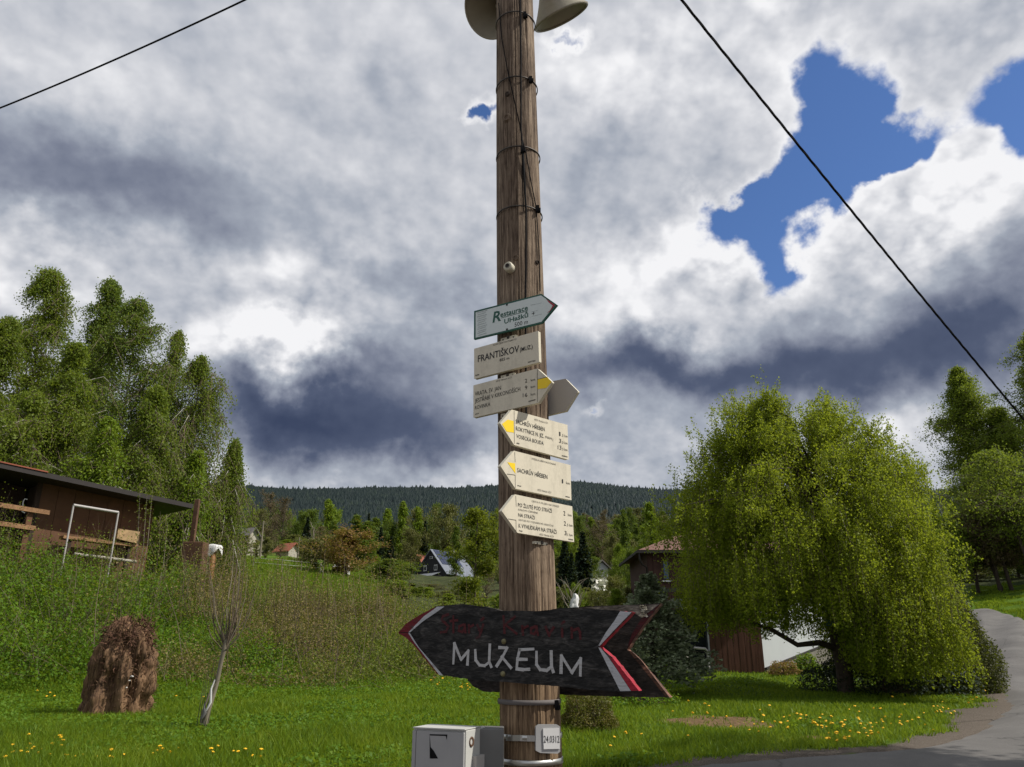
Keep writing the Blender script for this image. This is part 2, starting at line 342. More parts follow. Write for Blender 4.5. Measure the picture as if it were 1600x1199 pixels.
class MB:
    def __init__(s): s.v = []; s.f = []; s.mi = []; s.sm = []
    def add(s, vs, fs, mi=0, sm=False):
        n = len(s.v); s.v += [tuple(x) for x in vs]; s.f += [tuple(i + n for i in q) for q in fs]
        s.mi += [mi] * len(fs); s.sm += [sm] * len(fs); return s
    def box(s, c, size, mi=0, rz=0, mat=None, bev=0):
        x, y, z = [q / 2 for q in size]
        vs = [Vector((a * x, b * y, d * z)) for a in (-1, 1) for b in (-1, 1) for d in (-1, 1)]
        R3 = mat if mat is not None else Matrix.Rotation(rz, 3, 'Z')
        vs = [R3 @ q + Vector(c) for q in vs]
        return s.add(vs, [(0, 1, 3, 2), (4, 6, 7, 5), (0, 4, 5, 1), (2, 3, 7, 6), (0, 2, 6, 4), (1, 5, 7, 3)], mi)
    def tube(s, pts, rad, n=8, mi=0, caps=True, sm=True):
        pts = [Vector(p) for p in pts]; rad = rad if hasattr(rad, '__len__') else [rad] * len(pts)
        vs = []; up = Vector((0, 0, 1))
        prev = None
        for i, p in enumerate(pts):
            t = (pts[min(i + 1, len(pts) - 1)] - pts[max(i - 1, 0)]).normalized()
            if prev is None:
                a = t.cross(up if abs(t.z) < .9 else Vector((1, 0, 0))).normalized()
            else:
                a = (prev - t * prev.dot(t)).normalized()
            prev = a; b = t.cross(a)
            vs += [p + (a * math.cos(2 * math.pi * k / n) + b * math.sin(2 * math.pi * k / n)) * rad[i] for k in range(n)]
        fs = [(i * n + k, i * n + (k + 1) % n, (i + 1) * n + (k + 1) % n, (i + 1) * n + k) for i in range(len(pts) - 1) for k in range(n)]
        s.add(vs, fs, mi, sm)
        if caps:
            s.add(vs[:n], [tuple(range(n))[::-1]], mi); s.add(vs[-n:], [tuple(range(n))], mi)
        return s
    def lathe(s, prof, n=32, mi=0, M4=None, sm=True):
        vs = [Vector((r * math.cos(2 * math.pi * k / n), r * math.sin(2 * math.pi * k / n), z)) for (r, z) in prof for k in range(n)]
        if M4 is not None: vs = [M4 @ q for q in vs]
        fs = [(i * n + k, i * n + (k + 1) % n, (i + 1) * n + (k + 1) % n, (i + 1) * n + k) for i in range(len(prof) - 1) for k in range(n)]
        return s.add(vs, fs, mi, sm)
    def mesh(s, name, mats):
        me = bpy.data.meshes.new(name); me.from_pydata(s.v, [], s.f)
        for m in (mats if isinstance(mats, (list, tuple)) else [mats]): me.materials.append(m)
        me.polygons.foreach_set('material_index', s.mi); me.polygons.foreach_set('use_smooth', s.sm); me.update(); return me
    def build(s, name, mats, parent=None, loc=None): return link(name, s.mesh(name, mats), parent, loc)
def bevel(o, w=.004, seg=2):
    b = o.modifiers.new('bevel', 'BEVEL'); b.width = w; b.segments = seg; b.limit_method = 'ANGLE'; b.angle_limit = R(40); return o

# ------------------------------------------------------------------ terrain height
TS = np.array([-1.6, -.70, -.58, -.42, -.30, -.16, -.08, .02, .08, .16, .30, .45, .57, .64, .72, 1.6])
YS = np.array([0, 5, 10, 13, 16, 18, 21, 24, 28, 32, 40, 48, 60, 90, 150, 250, 400, 700, 1200, 2000, 2600, 3300, 9000], float)
far = [1.0]
def prof(near, mid, f=1.0):
    return near + mid + [x * f for x in (23, 44, 98, 205, 385, 512, 470, 300)]
n0 = [0, 0, .30, .42, .50]
T_H = np.array([
    prof(n0, [1.6, 2.8, 3.9, 4.6, 4.9, 5.4, 6.2, 7.6, 12, 20], 1.0),      # -1.6
    prof(n0, [.80, 2.7, 4.0, 4.6, 4.8, 5.2, 6.0, 7.4, 12, 20], 1.0),     # -.70
    prof(n0, [.62, 2.1, 3.6, 4.4, 4.6, 5.0, 5.8, 7.2, 11.8, 20], 1.0),
    prof(n0, [.54, 1.15, 2.5, 3.7, 4.05, 4.7, 5.6, 7.1, 11.6, 19.5], 1.0), # -.42
    prof(n0, [.54, .75, 1.6, 2.8, 3.5, 4.3, 5.4, 7.0, 11.3, 19], 1.0),    # -.30
    prof(n0, [.54, .62, 1.0, 2.3, 3.3, 4.0, 4.7, 6.0, 9.6, 15.2], .99),
    prof(n0, [.54, .62, .85, 1.7, 2.6, 3.3, 4.0, 5.2, 8.4, 14.4], .99),   # -.08
    prof(n0, [.54, .62, .75, 1.0, 1.5, 2.2, 3.0, 4.4, 7.8, 14.5], .99),   # .02
    prof(n0, [.54, .62, .73, .90, 1.2, 2.0, 2.8, 4.1, 7.6, 14.5], 1.0),   # .08
    prof(n0, [.54, .62, .73, .88, 1.1, 1.8, 2.6, 4.0, 7.5, 14.5], .99),   # .16
    prof(n0, [.53, .60, .72, .86, 1.05, 1.6, 2.3, 3.7, 7.6, 15], .97),    # .30
    prof(n0, [.51, .57, .67, .80, .95, 1.5, 2.3, 3.8, 8, 16], .95),
    prof(n0, [.50, .55, .65, .80, .98, 1.7, 2.6, 3.9, 8, 17], .95),       # .57
    prof(n0, [.52, .60, .75, .95, 1.15, 1.9, 2.75, 4.1, 8.5, 18], .95),   # .64
    prof(n0, [.60, .90, 1.3, 1.9, 2.5, 3.7, 4.7, 6.2, 10.5, 19], .95),    # .72
    prof(n0, [.9, 1.5, 2.1, 2.9, 3.6, 4.9, 6.0, 7.6, 12, 20], .95)])
def hz(x, y):
    x = np.asarray(x, float); y = np.asarray(y, float)
    yy = np.clip(y, 0, 8999); t = np.clip(x / np.maximum(yy, 4.0), -1.599, 1.599)
    jt = np.clip(np.searchsorted(TS, t, side='right') - 1, 0, len(TS) - 2); jy = np.clip(np.searchsorted(YS, yy, side='right') - 1, 0, len(YS) - 2)
    a = (t - TS[jt]) / (TS[jt + 1] - TS[jt]); b = (yy - YS[jy]) / (YS[jy + 1] - YS[jy])
    a = a * a * (3 - 2 * a)
    z = (T_H[jt, jy] * (1 - a) + T_H[jt + 1, jy] * a) * (1 - b) + (T_H[jt, jy + 1] * (1 - a) + T_H[jt + 1, jy + 1] * a) * b
    k = np.clip((y - 220) / 900, 0, 1)
    z = z + k * (9 * np.sin(x / 210 + 1.1) + 5 * np.sin(x / 95) + 3 * np.sin(y / 120))
    k2 = np.clip((y - 17) / 10, 0, 1)
    z = z + k2 * (.12 * np.sin(x * .9 + y * .4) + .08 * np.sin(x * 1.9 - y * 1.3))
    return z
def hzf(x, y): return float(hz(x, y))
def onground(px, py, lo=4, hi=120):
    """point where the sight line through a picture position meets the ground"""
    d = ray(px, py); ys = np.linspace(lo, hi, 6000); zz = EYE + d.z / d.y * ys; g_ = hz(d.x / d.y * ys, ys)
    k = np.argmax(zz < g_); Y = ys[k] if (zz < g_).any() else hi
    return Vector((d.x / d.y * Y, Y, hzf(d.x / d.y * Y, Y)))

ROAD_L = [(-40, 8.6), (-14, 9.2), (-5, 9.0), (0, 9.35), (1.6, 10.1), (3.3, 10.9), (5.3, 11.6), (7.0, 13.0), (8.5, 15.0), (10.2, 17.3), (11.6, 19.8), (13.4, 22.8), (15.3, 26), (17.4, 30), (19.6, 34), (22.9, 40), (26.6, 46.3), (30.8, 53), (34.6, 60), (35.6, 66), (33.5, 73), (26, 79)]
ROAD_R = [(-40, 5.3), (-14, 5.3), (-5, 5.3), (0, 5.4), (3, 5.5), (6, 5.7), (9, 6.1), (11.5, 7.2), (13.2, 9.5), (14.3, 12.0), (15.4, 15.5), (16.8, 19.5), (18.4, 24), (20.3, 28.4), (22.3, 32.6), (25.4, 38.6), (29.2, 45.2), (33.2, 52.0), (36.9, 59.2), (38.3, 66.5), (36.3, 75), (28, 82)]
def poly_dist(x, y, pts):
    x = np.asarray(x, float); y = np.asarray(y, float); d = np.full(x.shape, 1e9)
    for (ax, ay), (bx, by) in zip(pts[:-1], pts[1:]):
        L = (bx - ax) ** 2 + (by - ay) ** 2; t = np.clip(((x - ax) * (bx - ax) + (y - ay) * (by - ay)) / L, 0, 1)
        d = np.minimum(d, np.hypot(x - ax - t * (bx - ax), y - ay - t * (by - ay)))
    return d
def inside_road(x, y):
    P_ = np.array(ROAD_L + ROAD_R[::-1]); x = np.asarray(x, float); y = np.asarray(y, float); c = np.zeros(x.shape, bool)
    j = len(P_) - 1
    for i in range(len(P_)):
        xi, yi = P_[i]; xj, yj = P_[j]
        cond = ((yi > y) != (yj > y)) & (x < (xj - xi) * (y - yi) / (yj - yi + 1e-12) + xi)
        c ^= cond; j = i
    return c
def vnoise(x, y, s, seed=0):
    """smooth value noise 0..1"""
    x = np.asarray(x, float) / s; y = np.asarray(y, float) / s
    xi = np.floor(x).astype(np.int64); yi = np.floor(y).astype(np.int64); fx = x - xi; fy = y - yi
    fx = fx * fx * (3 - 2 * fx); fy = fy * fy * (3 - 2 * fy)
    def h(a, b):
        q = (a * 374761393 + b * 668265263 + seed * 974634) & 0x7fffffff
        q = ((q ^ (q >> 13)) * 1274126177) & 0x7fffffff
        return ((q ^ (q >> 16)) & 0xffff) / 65535.0
    return (h(xi, yi) * (1 - fx) + h(xi + 1, yi) * fx) * (1 - fy) + (h(xi, yi + 1) * (1 - fx) + h(xi + 1, yi + 1) * fx) * fy

def ground_masks(x, y):
    d = poly_dist(x, y, ROAD_L)
    wob = vnoise(x, y, .9, 3) * .7 + vnoise(x, y, .3, 5) * .35
    wide = .18 + .40 * np.exp(-((x - 9.2) ** 2 + (y - 16) ** 2) / 20) + .15 * np.exp(-((x - 5) ** 2 + (y - 12) ** 2) / 8)
    grav = np.clip((wide + wob * .8 - .3 - d) / .35, 0, 1)
    patch = np.exp(-(((x - 3.35) / 1.25) ** 2 + ((y - 14.2) / 1.0) ** 2)) + .5 * np.exp(-(((x - 4.5) / .6) ** 2 + ((y - 12.4) / .3) ** 2)) + .45 * np.exp(-(((x + 2.2) / 1.2) ** 2 + ((y - 10.6) / .35) ** 2)) + .5 * np.exp(-(((x + 7) / 1.2) ** 2 + ((y - 11.2) / .4) ** 2))
    dirt = np.clip((patch + (vnoise(x, y, .4, 9) - .5) * .7 - .42) / .2, 0, 1)
    return grav, dirt
# ------------------------------------------------------------------ ground sheet
def build_ground():
    def axis(neg, pos, fine, n1, n2):
        a = -np.geomspace(fine, neg, n1)[::-1]; b = np.geomspace(fine, pos, n2); return a, b
    xs = np.concatenate([-np.geomspace(30, 6000, 60)[::-1], np.arange(-29.5, 30, .35), np.geomspace(30.2, 6000, 60)])
    ys = np.concatenate([-np.geomspace(8, 3000, 20)[::-1], np.arange(-7.5, 36, .35), np.geomspace(36.3, 8500, 150)])
    X, Y = np.meshgrid(xs, ys); Z = hz(X, Y)
    rin = inside_road(X, Y) & (poly_dist(X, Y, ROAD_L) > .30) & (poly_dist(X, Y, ROAD_R) > .30); Z = Z - (.22 + .5 * (Y > 38)) * rin
    V = np.stack([X, Y, Z], -1).reshape(-1, 3); nx, ny = len(xs), len(ys)
    i = np.arange((nx - 1) * (ny - 1)); r = i // (nx - 1); c = i % (nx - 1); b = r * nx + c
    me = arr_mesh('ground', V, np.stack([b, b + 1, b + nx + 1, b + nx], -1), [ground_mat()], smooth=True)
    gr, di = ground_masks(V[:, 0], V[:, 1]); tt = V[:, 0] / np.maximum(V[:, 1], 4)
    gr = np.maximum(gr, np.clip((5.6 - V[:, 1]) / .4, 0, 1))
    brush = np.clip((tt + .20) / .05, 0, 1) * np.clip((V[:, 1] - 30) / 6, 0, 1) * np.clip((.52 - tt) / .04, 0, 1)
    brush = np.maximum(brush, np.clip((V[:, 1] - 84) / 10, 0, 1) * (tt > .4))
    for nm, a in (('gravel', gr), ('dirt', di), ('brush', brush)):
        at_ = me.attributes.new(nm, 'FLOAT', 'POINT'); at_.data.foreach_set('value', a.astype(np.float32))
    o = link('ground', me); tag(o, 'lawn, overgrown bank and meadow slopes rising to the wooded ridge', kind='structure')
def ground_mat():
    m, g, b = new_mat('ground_grass'); P = wpos(g)
    n = g.noise(P, .35, 6, .6); f = g.noise(P, 9, 6, .7); f2 = g.noise(P, 45, 4, .7)
    s = g.m('ADD', g.m('MULTIPLY', n, .5), g.m('ADD', g.m('MULTIPLY', f, .35), g.m('MULTIPLY', f2, .2)))
    c = g.ramp(s, [(.36, (.030, .060, .006)), (.5, (.060, .115, .008)), (.64, (.105, .165, .012)), (.75, (.15, .18, .02))])
    ln = g.n.new('ShaderNodeSeparateXYZ'); g.l.new(P, ln.inputs[0])
    at3 = g.n.new('ShaderNodeAttribute'); at3.attribute_name = 'brush'
    far_ = g.m('MAXIMUM', g.mapr(ln.outputs[1], 110, 160, 0, 1), at3.outputs['Fac']); c = g.mix(far_, c, g.ramp(n, [(.4, (.025, .032, .010)), (.6, (.050, .060, .020))]))
    wood = g.mapr(ln.outputs[1], 800, 1100, 0, 1); c = g.mix(wood, c, (.012, .028, .026, 1))
    at1 = g.n.new('ShaderNodeAttribute'); at1.attribute_name = 'gravel'; at2 = g.n.new('ShaderNodeAttribute'); at2.attribute_name = 'dirt'
    gc = g.ramp(g.noise(P, 60, 5, .8), [(.35, (.05, .042, .034)), (.55, (.13, .108, .088)), (.7, (.27, .24, .205))])
    dc = g.ramp(g.noise(P, 14, 6, .75), [(.35, (.07, .045, .028)), (.6, (.21, .14, .07)), (.75, (.28, .22, .13))])
    k1 = g.m('ADD', at1.outputs['Fac'], g.m('MULTIPLY', g.m('SUBTRACT', f2, .5), .9), clamp=True)
    k2 = g.m('ADD', at2.outputs['Fac'], g.m('MULTIPLY', g.m('SUBTRACT', f2, .5), .9), clamp=True)
    c = g.mix(g.mapr(k2, .3, .6), c, dc); c = g.mix(g.mapr(k1, .3, .6), c, gc)
    g.l.new(c, b.inputs['Base Color']); b.inputs['Roughness'].default_value = .95; b.inputs['Specular IOR Level'].default_value = .1
    bump(g, b, g.m('ADD', f, f2), .6, .05); return m
build_ground()

def build_road():
    m, g, b = new_mat('asphalt'); P = wpos(g)
    n = g.noise(P, .6, 5, .6); f = g.noise(P, 70, 4, .8)
    c = g.ramp(g.m('ADD', g.m('MULTIPLY', n, .45), g.m('MULTIPLY', f, .55)), [(.3, (.058, .054, .051)), (.5, (.10, .094, .088)), (.7, (.18, .17, .16))])
    vor = g.n.new('ShaderNodeTexVoronoi'); vor.feature = 'DISTANCE_TO_EDGE'; vor.inputs['Scale'].default_value = .22
    g.l.new(g.vm('ADD', P, g.vm('SCALE', g.noise(P, 1.5, 4, .6, 0, 'Color'), scale=.8)), vor.inputs['Vector'])
    c = g.mix(g.ramp(vor.outputs['Distance'], [(.0, (.8, .8, .8)), (.006, (0, 0, 0))]), c, (.03, .027, .025, 1))
    g.l.new(c, b.inputs['Base Color']); b.inputs['Roughness'].default_value = .85; bump(g, b, f, .4, .01)
    n_across = 14; V = []; Fc = []
    L = np.array(ROAD_L); Rr = np.array(ROAD_R); rows = []
    for k in range(len(L) - 1):
        for t in np.linspace(0, 1, 8, endpoint=False): rows.append((L[k] * (1 - t) + L[k + 1] * t, Rr[k] * (1 - t) + Rr[k + 1] * t))
    rows.append((L[-1], Rr[-1])); rng = np.random.default_rng(1)
    for (a, c_) in rows:
        d = (c_ - a) / np.linalg.norm(c_ - a); a = a + d * (rng.random() - .5) * .12; c_ = c_ + d * (rng.random() - .5) * .12
        for s in np.linspace(0, 1, n_across):
            p = a * (1 - s) + c_ * s; e = min(s, 1 - s)
            V.append((p[0], p[1], hzf(*p) + (.05 if e > .01 else -.06)))
    for r in range(len(rows) - 1):
        for k in range(n_across - 1):
            q = r * n_across + k; Fc.append((q, q + 1, q + n_across + 1, q + n_across))
    o = link('road', arr_mesh('road', V, np.array(Fc), [m], smooth=True)); tag(o, 'narrow grey asphalt lane curving uphill', kind='structure')
build_road()

# ------------------------------------------------------------------ foliage engine
def quads(C, U, Wd):
    """small pointed leaves: centres C, half vectors U and Wd"""
    n = len(C); V = np.empty((n, 3, 3), np.float32)
    V[:, 0] = C - U; V[:, 1] = C + U * .6 + Wd * 1.25; V[:, 2] = C + U * .6 - Wd * 1.25
    return V.reshape(-1, 3), np.arange(n * 3, dtype=np.int32).reshape(-1, 3)
def rand_dirs(rng, n):
    v = rng.normal(size=(n, 3)); return v / np.linalg.norm(v, axis=1, keepdims=True)
def leaf_cloud(rng, C, size, droop=.0, aspect=.6, var=.4):
    n = len(C); nrm = rand_dirs(rng, n); nrm[:, 2] = np.abs(nrm[:, 2]) + .25; nrm /= np.linalg.norm(nrm, axis=1, keepdims=True)
    U = np.cross(nrm, rand_dirs(rng, n)); U[:, 2] -= droop; U /= np.linalg.norm(U, axis=1, keepdims=True) + 1e-9
    W_ = np.cross(nrm, U); W_ /= np.linalg.norm(W_, axis=1, keepdims=True) + 1e-9
    s = (size * .5 * (1 - var / 2 + var * rng.random(n)))[:, None]
    return quads(C, U * s, W_ * s * aspect)
def ribbons(A, B, w, rng, bend=None):
    """thin flat twigs from A to B, two segments"""
    n = len(A); Mi = (A + B) / 2 + (bend if bend is not None else 0)
    d = B - A; s = np.cross(d, rand_dirs(rng, n)); s /= np.linalg.norm(s, axis=1, keepdims=True) + 1e-9
    w = np.asarray(w).reshape(-1, 1) if hasattr(w, '__len__') else w
    V = np.empty((n, 6, 3), np.float32); V[:, 0] = A - s * w; V[:, 1] = A + s * w; V[:, 2] = Mi + s * w * .7; V[:, 3] = Mi - s * w * .7; V[:, 4] = B + s * w * .3; V[:, 5] = B - s * w * .3
    i = np.arange(n)[:, None] * 6
    return V.reshape(-1, 3), np.concatenate([i + np.array([[a_, b_, c_]]) for a_, b_, c_ in ((0, 1, 2), (0, 2, 3), (3, 2, 4), (3, 4, 5))])
def joinvf(parts):
    V = []; Fc = []; o = 0
    for v, f in parts: V.append(v); Fc.append(f + o); o += len(v)
    return np.concatenate(V), np.concatenate(Fc)

def broadleaf(seed, h, spread, base, nlimb, ntwig, nleaf, leaf, shape='oval', weep=0., gap=.35, lean=0.0, trunk_r=.14, aspect=.6, trunks=1, tlm=1.0, jt=.13):
    """returns (trunk mesh builder, crown V, F). h total height, spread crown radius, base = height of first limbs"""
    rng = np.random.default_rng(seed); mb = MB(); centres = []; tw = []
    for tr in range(trunks):
        ox, oy = (0, 0) if trunks == 1 else rng.normal(size=2) * spread * .18
        npt = 9; pts = []
        for k in range(npt):
            t = k / (npt - 1); pts.append(Vector((ox * (1 + t) + lean * t * t * h + .03 * h * .4 * math.sin(seed + 3 * t) * t, oy * (1 + t) + .02 * h * math.sin(seed * 2 + 4 * t) * t, h * .96 * t - .3)))
        mb.tube(pts, [trunk_r * (1 - .88 * k / (npt - 1)) ** 1.1 + .008 for k in range(npt)], 8, caps=False)
        P = np.array([list(p) for p in pts])
        for i in range(nlimb // trunks):
            t = (i + rng.random()) / (nlimb // trunks); zt = base + (h * .97 - base) * t
            q = np.array([np.interp(zt, P[:, 2], P[:, k]) for k in range(3)])
            if shape == 'oval': prof_ = math.sin(math.pi * min(1, (.16 + .84 * t))) ** .6
            elif shape == 'column': prof_ = min(1, .6 + .9 * t) * max(.04, 1 - t ** 2.0) ** .75
            elif shape == 'cone': prof_ = (1 - t) ** .85 * 1.0 + .05
            elif shape == 'dome': prof_ = math.sqrt(max(.02, 1 - t ** 2.2))
            else: prof_ = 1
            a = rng.random() * 2 * math.pi; L = spread * prof_ * (.38 + .75 * rng.random()) * (.62 + .55 * abs(math.sin(5.5 * t + a + seed)))
            rise = (.25 + .5 * rng.random()) * L * (1.0 if not weep else .5)
            e = q + np.array([math.cos(a) * L, math.sin(a) * L, min(rise, max(.1, h - zt))])
            mid = (q + e) / 2 + np.array([0, 0, .14 * L]); ee = e.copy()
            if weep: ee[2] -= weep * L * .35
            rr = trunk_r * (.35 * (1 - t) + .08)
            mb.tube([q, mid, ee], [rr, rr * .6, rr * .15], 5, caps=False)
            nt_ = ntwig
            s = rng.random(nt_) ** .7; s = (.2 + .8 * s) if shape != 'column' else s
            o_ = q[None] * ((1 - s) ** 2)[:, None] + 2 * mid[None] * (s * (1 - s))[:, None] + ee[None] * (s ** 2)[:, None]
            tl = (L * (.22 + .28 * rng.random(nt_)) * (1.15 - .4 * s) + .04 * h * .5) * tlm
            dd = rand_dirs(rng, nt_); dd[:, 2] = dd[:, 2] * .6 + (.25 if not weep else -.1); te = o_ + dd * tl[:, None]
            if weep: te[:, 2] -= weep * tl * (.6 + 1.0 * rng.random(nt_))
            tw.append((o_, te))
    O = np.concatenate([a for a, b in tw]); E_ = np.concatenate([b for a, b in tw]); nt_ = len(O)
    per = max(1, nleaf // nt_); s = rng.random((nt_, per)) ** .8
    C = O[:, None] * (1 - s[..., None]) + E_[:, None] * s[..., None]
    jit = rng.normal(size=C.shape) * (np.linalg.norm(E_ - O, axis=1) * jt + leaf * .5)[:, None, None]
    if weep: jit[..., 2] -= np.abs(rng.normal(size=jit.shape[:2])) * weep * .12 * (s) * 2
    C = (C + jit).reshape(-1, 3)
    keep = C[:, 2] > .15; C = C[keep]
    V, Fc = leaf_cloud(rng, C, leaf, droop=.4 + weep * .5, aspect=aspect)
    TV, TF = ribbons(O, E_, .006 + .0006 * h, rng)
    return mb, (V, Fc), (TV, TF)

def add_tree(name, x, y, label, group, builder, leafm, barkm, cat='tree', rz=0, z=None):
    mb, (V, Fc), (TV, TF) = builder
    me1 = mb.mesh('trunk', [M[barkm]]); me2 = arr_mesh('crown', *joinvf([(V, Fc), (TV, TF)]), [M[leafm], M['twig']], mi=np.concatenate([np.zeros(len(Fc)), np.ones(len(TF))]))
    r = empty(name, (x, y, (hzf(x, y) if z is None else z)), rz, label, cat, group)
    link('trunk', me1, r); link('crown', me2, r); return r
def put_copy(src, x, y, s, label, group, rz, sz=None, name=None):
    c = copy_tree(src); c.location = (x, y, hzf(x, y) - .1); c.rotation_euler = (0, 0, rz); c.scale = (s, s, sz or s)
    if label: c['label'] = label
    if group: c['group'] = group
    elif 'group' in c: del c['group']
    if name: c.name = name
    return c

def conifer(seed, h, r, nlayer, per, clump, drop=.25, trunk_r=.12, base=.06, tipup=0.):
    rng = np.random.default_rng(seed); mb = MB(); mb.tube([(0, 0, -.3), (0, 0, h * .5), (0, 0, h)], [trunk_r, trunk_r * .55, .01], 7, caps=False)
    C = []; U = []; W_ = []; TA = []; TB = []
    for k in range(nlayer):
        t = base + (1 - base) * (k / nlayer); z = h * t; rad = r * (1 - t) ** .85 * (.85 + .3 * rng.random()) + .03 * r
        nb = max(4, int(9 * (1 - t) + 5))
        for b in range(nb):
            a = 2 * math.pi * (b + rng.random()) / nb; L = rad * (.7 + .45 * rng.random()); d = np.array([math.cos(a), math.sin(a), 0])
            A = np.array([0, 0, z]); s = rng.random(per) ** .6
            zz = z - drop * L * s + tipup * L * s ** 3 + rng.normal(size=per) * .03 * r
            perp = np.array([-d[1], d[0], 0]); wdt = (.28 * L * (1 - .6 * s)) * rng.normal(size=per)
            c = d[None] * (s * L)[:, None] + perp[None] * wdt[:, None]; c[:, 2] = zz - np.abs(wdt) * .3
            C.append(c); u = d[None] * .8 + perp[None] * np.sign(wdt)[:, None] * .5 + rng.normal(size=(per, 3)) * .25; u[:, 2] -= drop * .6; U.append(u)
            TA.append(A); TB.append(d * L * .95 + np.array([0, 0, z - drop * L * .95 + tipup * L]))
    C = np.concatenate(C); U = np.concatenate(U); U /= np.linalg.norm(U, axis=1, keepdims=True)
    Wd = np.cross(U, np.array([0, 0, 1.0]) + rng.normal(size=U.shape) * .75); Wd /= np.linalg.norm(Wd, axis=1, keepdims=True)
    s = clump * .5 * (.6 + .8 * rng.random(len(C)))[:, None]
    V, Fc = quads(C, U * s, Wd * s * .42)
    return mb, (V, Fc), ribbons(np.array(TA), np.array(TB), .012 * h / 4, rng)

# ------------------------------------------------------------------ weeping birch on the right
def hero_birch():
    rng = np.random.default_rng(21); p = onground(1322, 1084); x0, y0 = p.x, p.y
    S = y0 / 18.0
    mb = MB(); limbs = []
    mb.tube([(0, 0, -.3), (.02, 0, .5 * S), (-.05, .05, 1.6 * S), (.1, 0, 2.8 * S), (.05, 0, 4.2 * S), (.0, 0, 5.4 * S)], [.20 * S, .165 * S, .15 * S, .11 * S, .07 * S, .02], 10, caps=False)
    # big low limb on the left
    mb.tube([(0, 0, .9 * S), (-.5 * S, -.1, 1.05 * S), (-1.0 * S, -.2, 1.0 * S), (-1.5 * S, -.2, 1.3 * S), (-2.3 * S, -.2, 1.6 * S)], [.08 * S, .065 * S, .055 * S, .05 * S, .02], 7, caps=False)
    # crown envelope: radius as a function of height and azimuth lobes (metres at 18 m distance)
    zs = np.array([.6, 1.2, 2.0, 3.0, 3.9, 4.8, 5.5, 6.1, 6.6]) ; rl = np.array([1.3, 2.2, 3.0, 3.55, 3.5, 3.05, 2.3, 1.5, .6])
    O = []; E_ = []; n_limb = 215
    for i in range(n_limb):
        a = rng.random() * 2 * math.pi; t = rng.random(); zt = (1.0 + 5.45 * t ** 1.05)
        L = np.interp(zt, zs, rl) * (.58 + .42 * rng.random() ** .5)
        cx = -.34 - .10 * (zt - 3)
        q = np.array([0, 0, min(zt * .75, 4.9)]); e = np.array([cx + L * math.cos(a) * 1.0, L * math.sin(a) * .78, zt])
        mid = (q + e) / 2 + np.array([0, 0, .55 + .1 * L]);
        if i % 2 == 0 and zt > 3.2: mb.tube([q * S, mid * S, e * S], [.035 * S, .022 * S, .006], 5, caps=False)
        nt = 48; s = .35 + .65 * rng.random(nt) ** .7
        o = q[None] * ((1 - s) ** 2)[:, None] + 2 * mid[None] * (s * (1 - s))[:, None] + e[None] * (s ** 2)[:, None]
        o += rng.normal(size=o.shape) * .16
        up = rng.random(nt) < (.16 if zt < 5.2 else .7)
        hang = np.where(up, -.35 * rng.random(nt) - .1, .25 + .85 * rng.random(nt) * (1.25 - .12 * zt))
        out_ = (o * np.array([1, 1, 0])); out_ /= np.linalg.norm(out_, axis=1, keepdims=True) + .1
        ee = o + out_ * (.16 * rng.random(nt))[:, None] + rng.normal(size=o.shape) * .09; ee[:, 2] -= hang
        O.append(o); E_.append(ee)
    O = np.concatenate(O) * S; E_ = np.concatenate(E_) * S
    k = (np.minimum(O[:, 2], E_[:, 2]) > (.28 + .75 * (O[:, 0] < 0)) * S)
    # open window under the low limb on the left
    win = (O[:, 0] < -.25 * S) & (O[:, 0] > -2.2 * S) & (E_[:, 2] < 1.2 * S); k &= ~(win & (rng.random(len(O)) < .93))
    k &= ~((O[:, 0] < -2.0 * S) & (E_[:, 2] < 1.25 * S) & (rng.random(len(O)) < .85))
    k &= ~((O[:, 0] > 1.6 * S) & (E_[:, 2] < (1.0 + .6 * (O[:, 0] / S - 1.6)) * S))
    O = O[k]; E_ = E_[k]
    def skirt(n, xa, xb, ya, yb, za, zb, lo_):
        a = np.stack([xa + (xb - xa) * rng.random(n), ya + (yb - ya) * rng.random(n), za + (zb - za) * rng.random(n)], -1); b = a + rng.normal(size=(n, 3)) * .07; b[:, 2] = np.maximum(a[:, 2] - .4 - .7 * rng.random(n), lo_ + (.15 + .6 * rng.random(n)) * rng.random(n) * 1.6); return a * S, b * S
    sk = [skirt(800, .05, 1.7, -2.4, -.3, .7, 2.2, .2), skirt(160, 1.2, 1.8, -1.6, .2, 1.1, 2.2, .55), skirt(520, -2.7, -.2, -2.3, .2, 1.9, 2.9, 1.22), skirt(420, -.45, .5, -2.2, -.9, 1.0, 2.3, .4), skirt(260, -3.5, -2.2, -1.0, .6, 1.7, 2.6, 1.1)]
    O = np.concatenate([O] + [a for a, b in sk]); E_ = np.concatenate([E_] + [b for a, b in sk]); per = 32; s = rng.random((len(O), per))
    C = O[:, None] * (1 - s[..., None]) + E_[:, None] * s[..., None] + rng.normal(size=(len(O), per, 3)) * .045 * S
    V, Fc = leaf_cloud(rng, C.reshape(-1, 3), .048 * S, droop=.7, aspect=.75)
    r = add_tree('weeping_birch', x0, y0, 'broad weeping birch with bright yellow-green leaves on the lawn beside the lane', None,
                 (mb, (V, Fc), ribbons(O, E_, .0035 * S, rng)), 'leaf_birch_hero', 'bark_dark')
    return r
hero = hero_birch()

